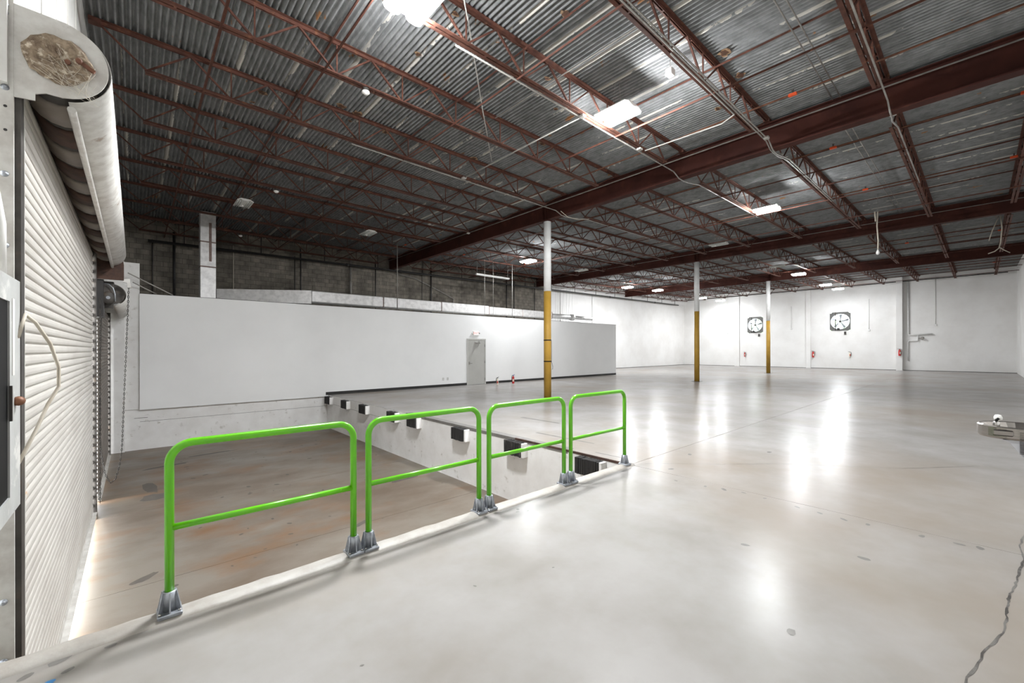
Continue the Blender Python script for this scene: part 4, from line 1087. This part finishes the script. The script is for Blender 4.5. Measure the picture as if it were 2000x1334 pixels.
# pipework on the far wall right of the big pilaster
t = thing('wall_pipework', 'white pipe run with valve on the far wall right of the big pilaster', 'pipe', (XE, 3.6, 0.9))
xq = XE - 0.08
MB().tube([(xq, 3.75, 7.0), (xq, 3.75, 2.86), (xq, 3.65, 2.76), (xq, 2.4, 2.8)], 0.06, 8).build('upper_pipe', 'column_white', t)
MB().tube([(xq, 3.2, 2.76), (xq, 3.2, 2.3), (xq, 3.7, 2.3), (xq, 3.75, 2.2), (xq, 3.75, 0.75)], 0.04, 8).build('lower_pipe', 'column_white', t)
MB().lathe([(0.09, -0.03), (0.12, 0.0), (0.09, 0.03)], (xq - 0.1, 2.95, 2.5), 'x', 12).build('valve_wheel', 'conduit', t)
MB().tube([(xq - 0.1, 2.95, 2.5), (xq, 3.2, 2.5)], 0.03, 6).build('valve_stem', 'conduit', t)
for (y, z0, z1, lb) in [(2.25, 3.55, 7.1, 'with a box, right of the pipework'), (14.6 - 3.0, 3.6, 5.6, 'left of the middle pilaster'), (6.1, 3.3, 5.8, 'right of the right fan'), (17.2, 3.4, 7.0, 'left of the left pilaster')]:
    t = thing('wall_conduit', 'thin white conduit up the far wall, %s' % lb, 'conduit', (XE, y, z0))
    MB().tube([(XE - 0.03, y, z0), (XE - 0.03, y, z1)], 0.016, 6).build('tube', 'column_white', t)
    MB().cbox(XE - 0.07, XE - 0.001, y - 0.07, y + 0.07, z0 - 0.14, z0, 0.01).build('outlet_box', 'column_white', t)
pipe('roof_edge_pipe', [(XE - 0.15, YS + .4, 6.98), (XE - 0.15, YN - .4, 6.98)], 0.03, 'black_steel', 'thin black pipe along the top of the far wall', 'pipe')

# ------------------------------------------------------------------ water fountain at the right edge
wfn = thing('water_fountain', 'stainless drinking fountain jutting in at the right edge', 'fountain', (5.2, -0.6, 0.5))
cx, cz = 5.3, 1.06
def stadium(hw, y0, y1, n=12):
    pts = [(cx - hw, y0)]
    r = hw
    pts = []
    for k in range(n + 1):
        a = math.pi - math.pi * k / n
        pts.append((cx + r * math.cos(a), y1 - r + r * math.sin(a)))
    pts.append((cx + hw, y0)); pts.append((cx - hw, y0))
    return pts
YB, YT = -0.6, 0.02
o1 = stadium(0.215, YB, YT); i1 = stadium(0.19, YB + 0.03, YT - 0.025); i3 = stadium(0.15, YB + 0.08, YT - 0.07)
o0 = stadium(0.205, YB, YT - 0.012)
MB().loft([[(a, b, cz - 0.095) for a, b in o0], [(a, b, cz - 0.08) for a, b in o1], [(a, b, cz - 0.004) for a, b in o1], [(a, b, cz + 0.004) for a, b in stadium(0.205, YB, YT - 0.01)],
           [(a, b, cz) for a, b in i1], [(a, b, cz - 0.06) for a, b in i3]], True, True, False).build('basin', 'stainless', wfn)
# tapered body
def bodyring(z, hw, y1):
    return [(cx - hw, YB, z), (cx + hw, YB, z), (cx + hw, y1, z), (cx - hw, y1, z)]
bd = MB().loft([bodyring(0.46, 0.19, YB + 0.14), bodyring(0.62, 0.19, YB + 0.24), bodyring(cz - 0.12, 0.195, -0.16), bodyring(cz - 0.096, 0.2, -0.12)], True).build('body', 'fountain_grey', wfn)
for k in range(16):
    z = cz - 0.03 - k * 0.011
    MB().box(cx - 0.2175 if z > cz - 0.095 else cx - 0.204, cx - 0.19, -0.42, -0.205, z - 0.0018, z + 0.0018).build('louvre_slot', 'dark_steel', bd)
MB().cbox(cx - 0.224, cx - 0.205, -0.175, -0.065, cz - 0.066, cz - 0.02, 0.008).build('push_bar', 'stainless', wfn)
MB().lathe([(0.022, -0.06), (0.02, 0.01), (0.012, 0.02)], (cx + 0.02, -0.09, cz), n=12).build('bubbler_base', 'chrome', wfn)
MB().tube([(cx + 0.02, -0.09, cz), (cx + 0.02, -0.09, cz + 0.03), (cx + 0.02, -0.105, cz + 0.045)], 0.009, 8).build('spout', 'black_plastic', wfn)
MB().lathe([(0.002, 0.074), (0.018, 0.07), (0.026, 0.05), (0.024, 0.03), (0.014, 0.026)], (cx + 0.045, -0.1, cz), n=14).build('mouth_guard', 'white_plastic', wfn)
MB().lathe([(0.02, -0.064), (0.02, -0.058), (0.006, -0.057)], (cx, -0.3, cz), n=12).build('drain', 'chrome', wfn)

# ------------------------------------------------------------------ outside
MB().box(-40, XW - 0.42, -30, 60, PZ - 0.4, PZ - 0.02).build('ground_yard', 'asphalt', kind='structure')
MB().box(XE + 0.2, 120, -60, 80, -0.4, -0.2).build('ground_back', 'asphalt', kind='structure')
def tree(x, y, h, lab):
    t = thing('tree', lab, 'tree', (x, y, -0.2), 'trees behind the building')
    MB().tube([(x, y, -0.2), (x + .1, y, h * .5)], [0.18, 0.1], 8).build('trunk', 'bark', t)
    c = MB()
    for k in range(26):
        a = random.uniform(0, 6.3); rr = random.uniform(0, 1.5); zz = random.uniform(h * .35, h)
        cx_, cy_ = x + rr * math.cos(a), y + rr * math.sin(a); q = random.uniform(.5, .95)
        rings = []
        for i in range(6):
            f_ = math.pi * (i + 0.02) / 5.04
            rings.append([(cx_ + q * math.sin(f_) * math.cos(2 * math.pi * j / 8) * random.uniform(.8, 1.2), cy_ + q * math.sin(f_) * math.sin(2 * math.pi * j / 8) * random.uniform(.8, 1.2), zz + q * math.cos(f_) * .8) for j in range(8)])
        c.loft(rings, True)
    c.build('foliage', 'leaf', t)
tree(53.0, 16.0, 5.8, 'green tree glimpsed through the left wall fan')
tree(54.0, 9.1, 4.4, 'green tree glimpsed through the right wall fan')
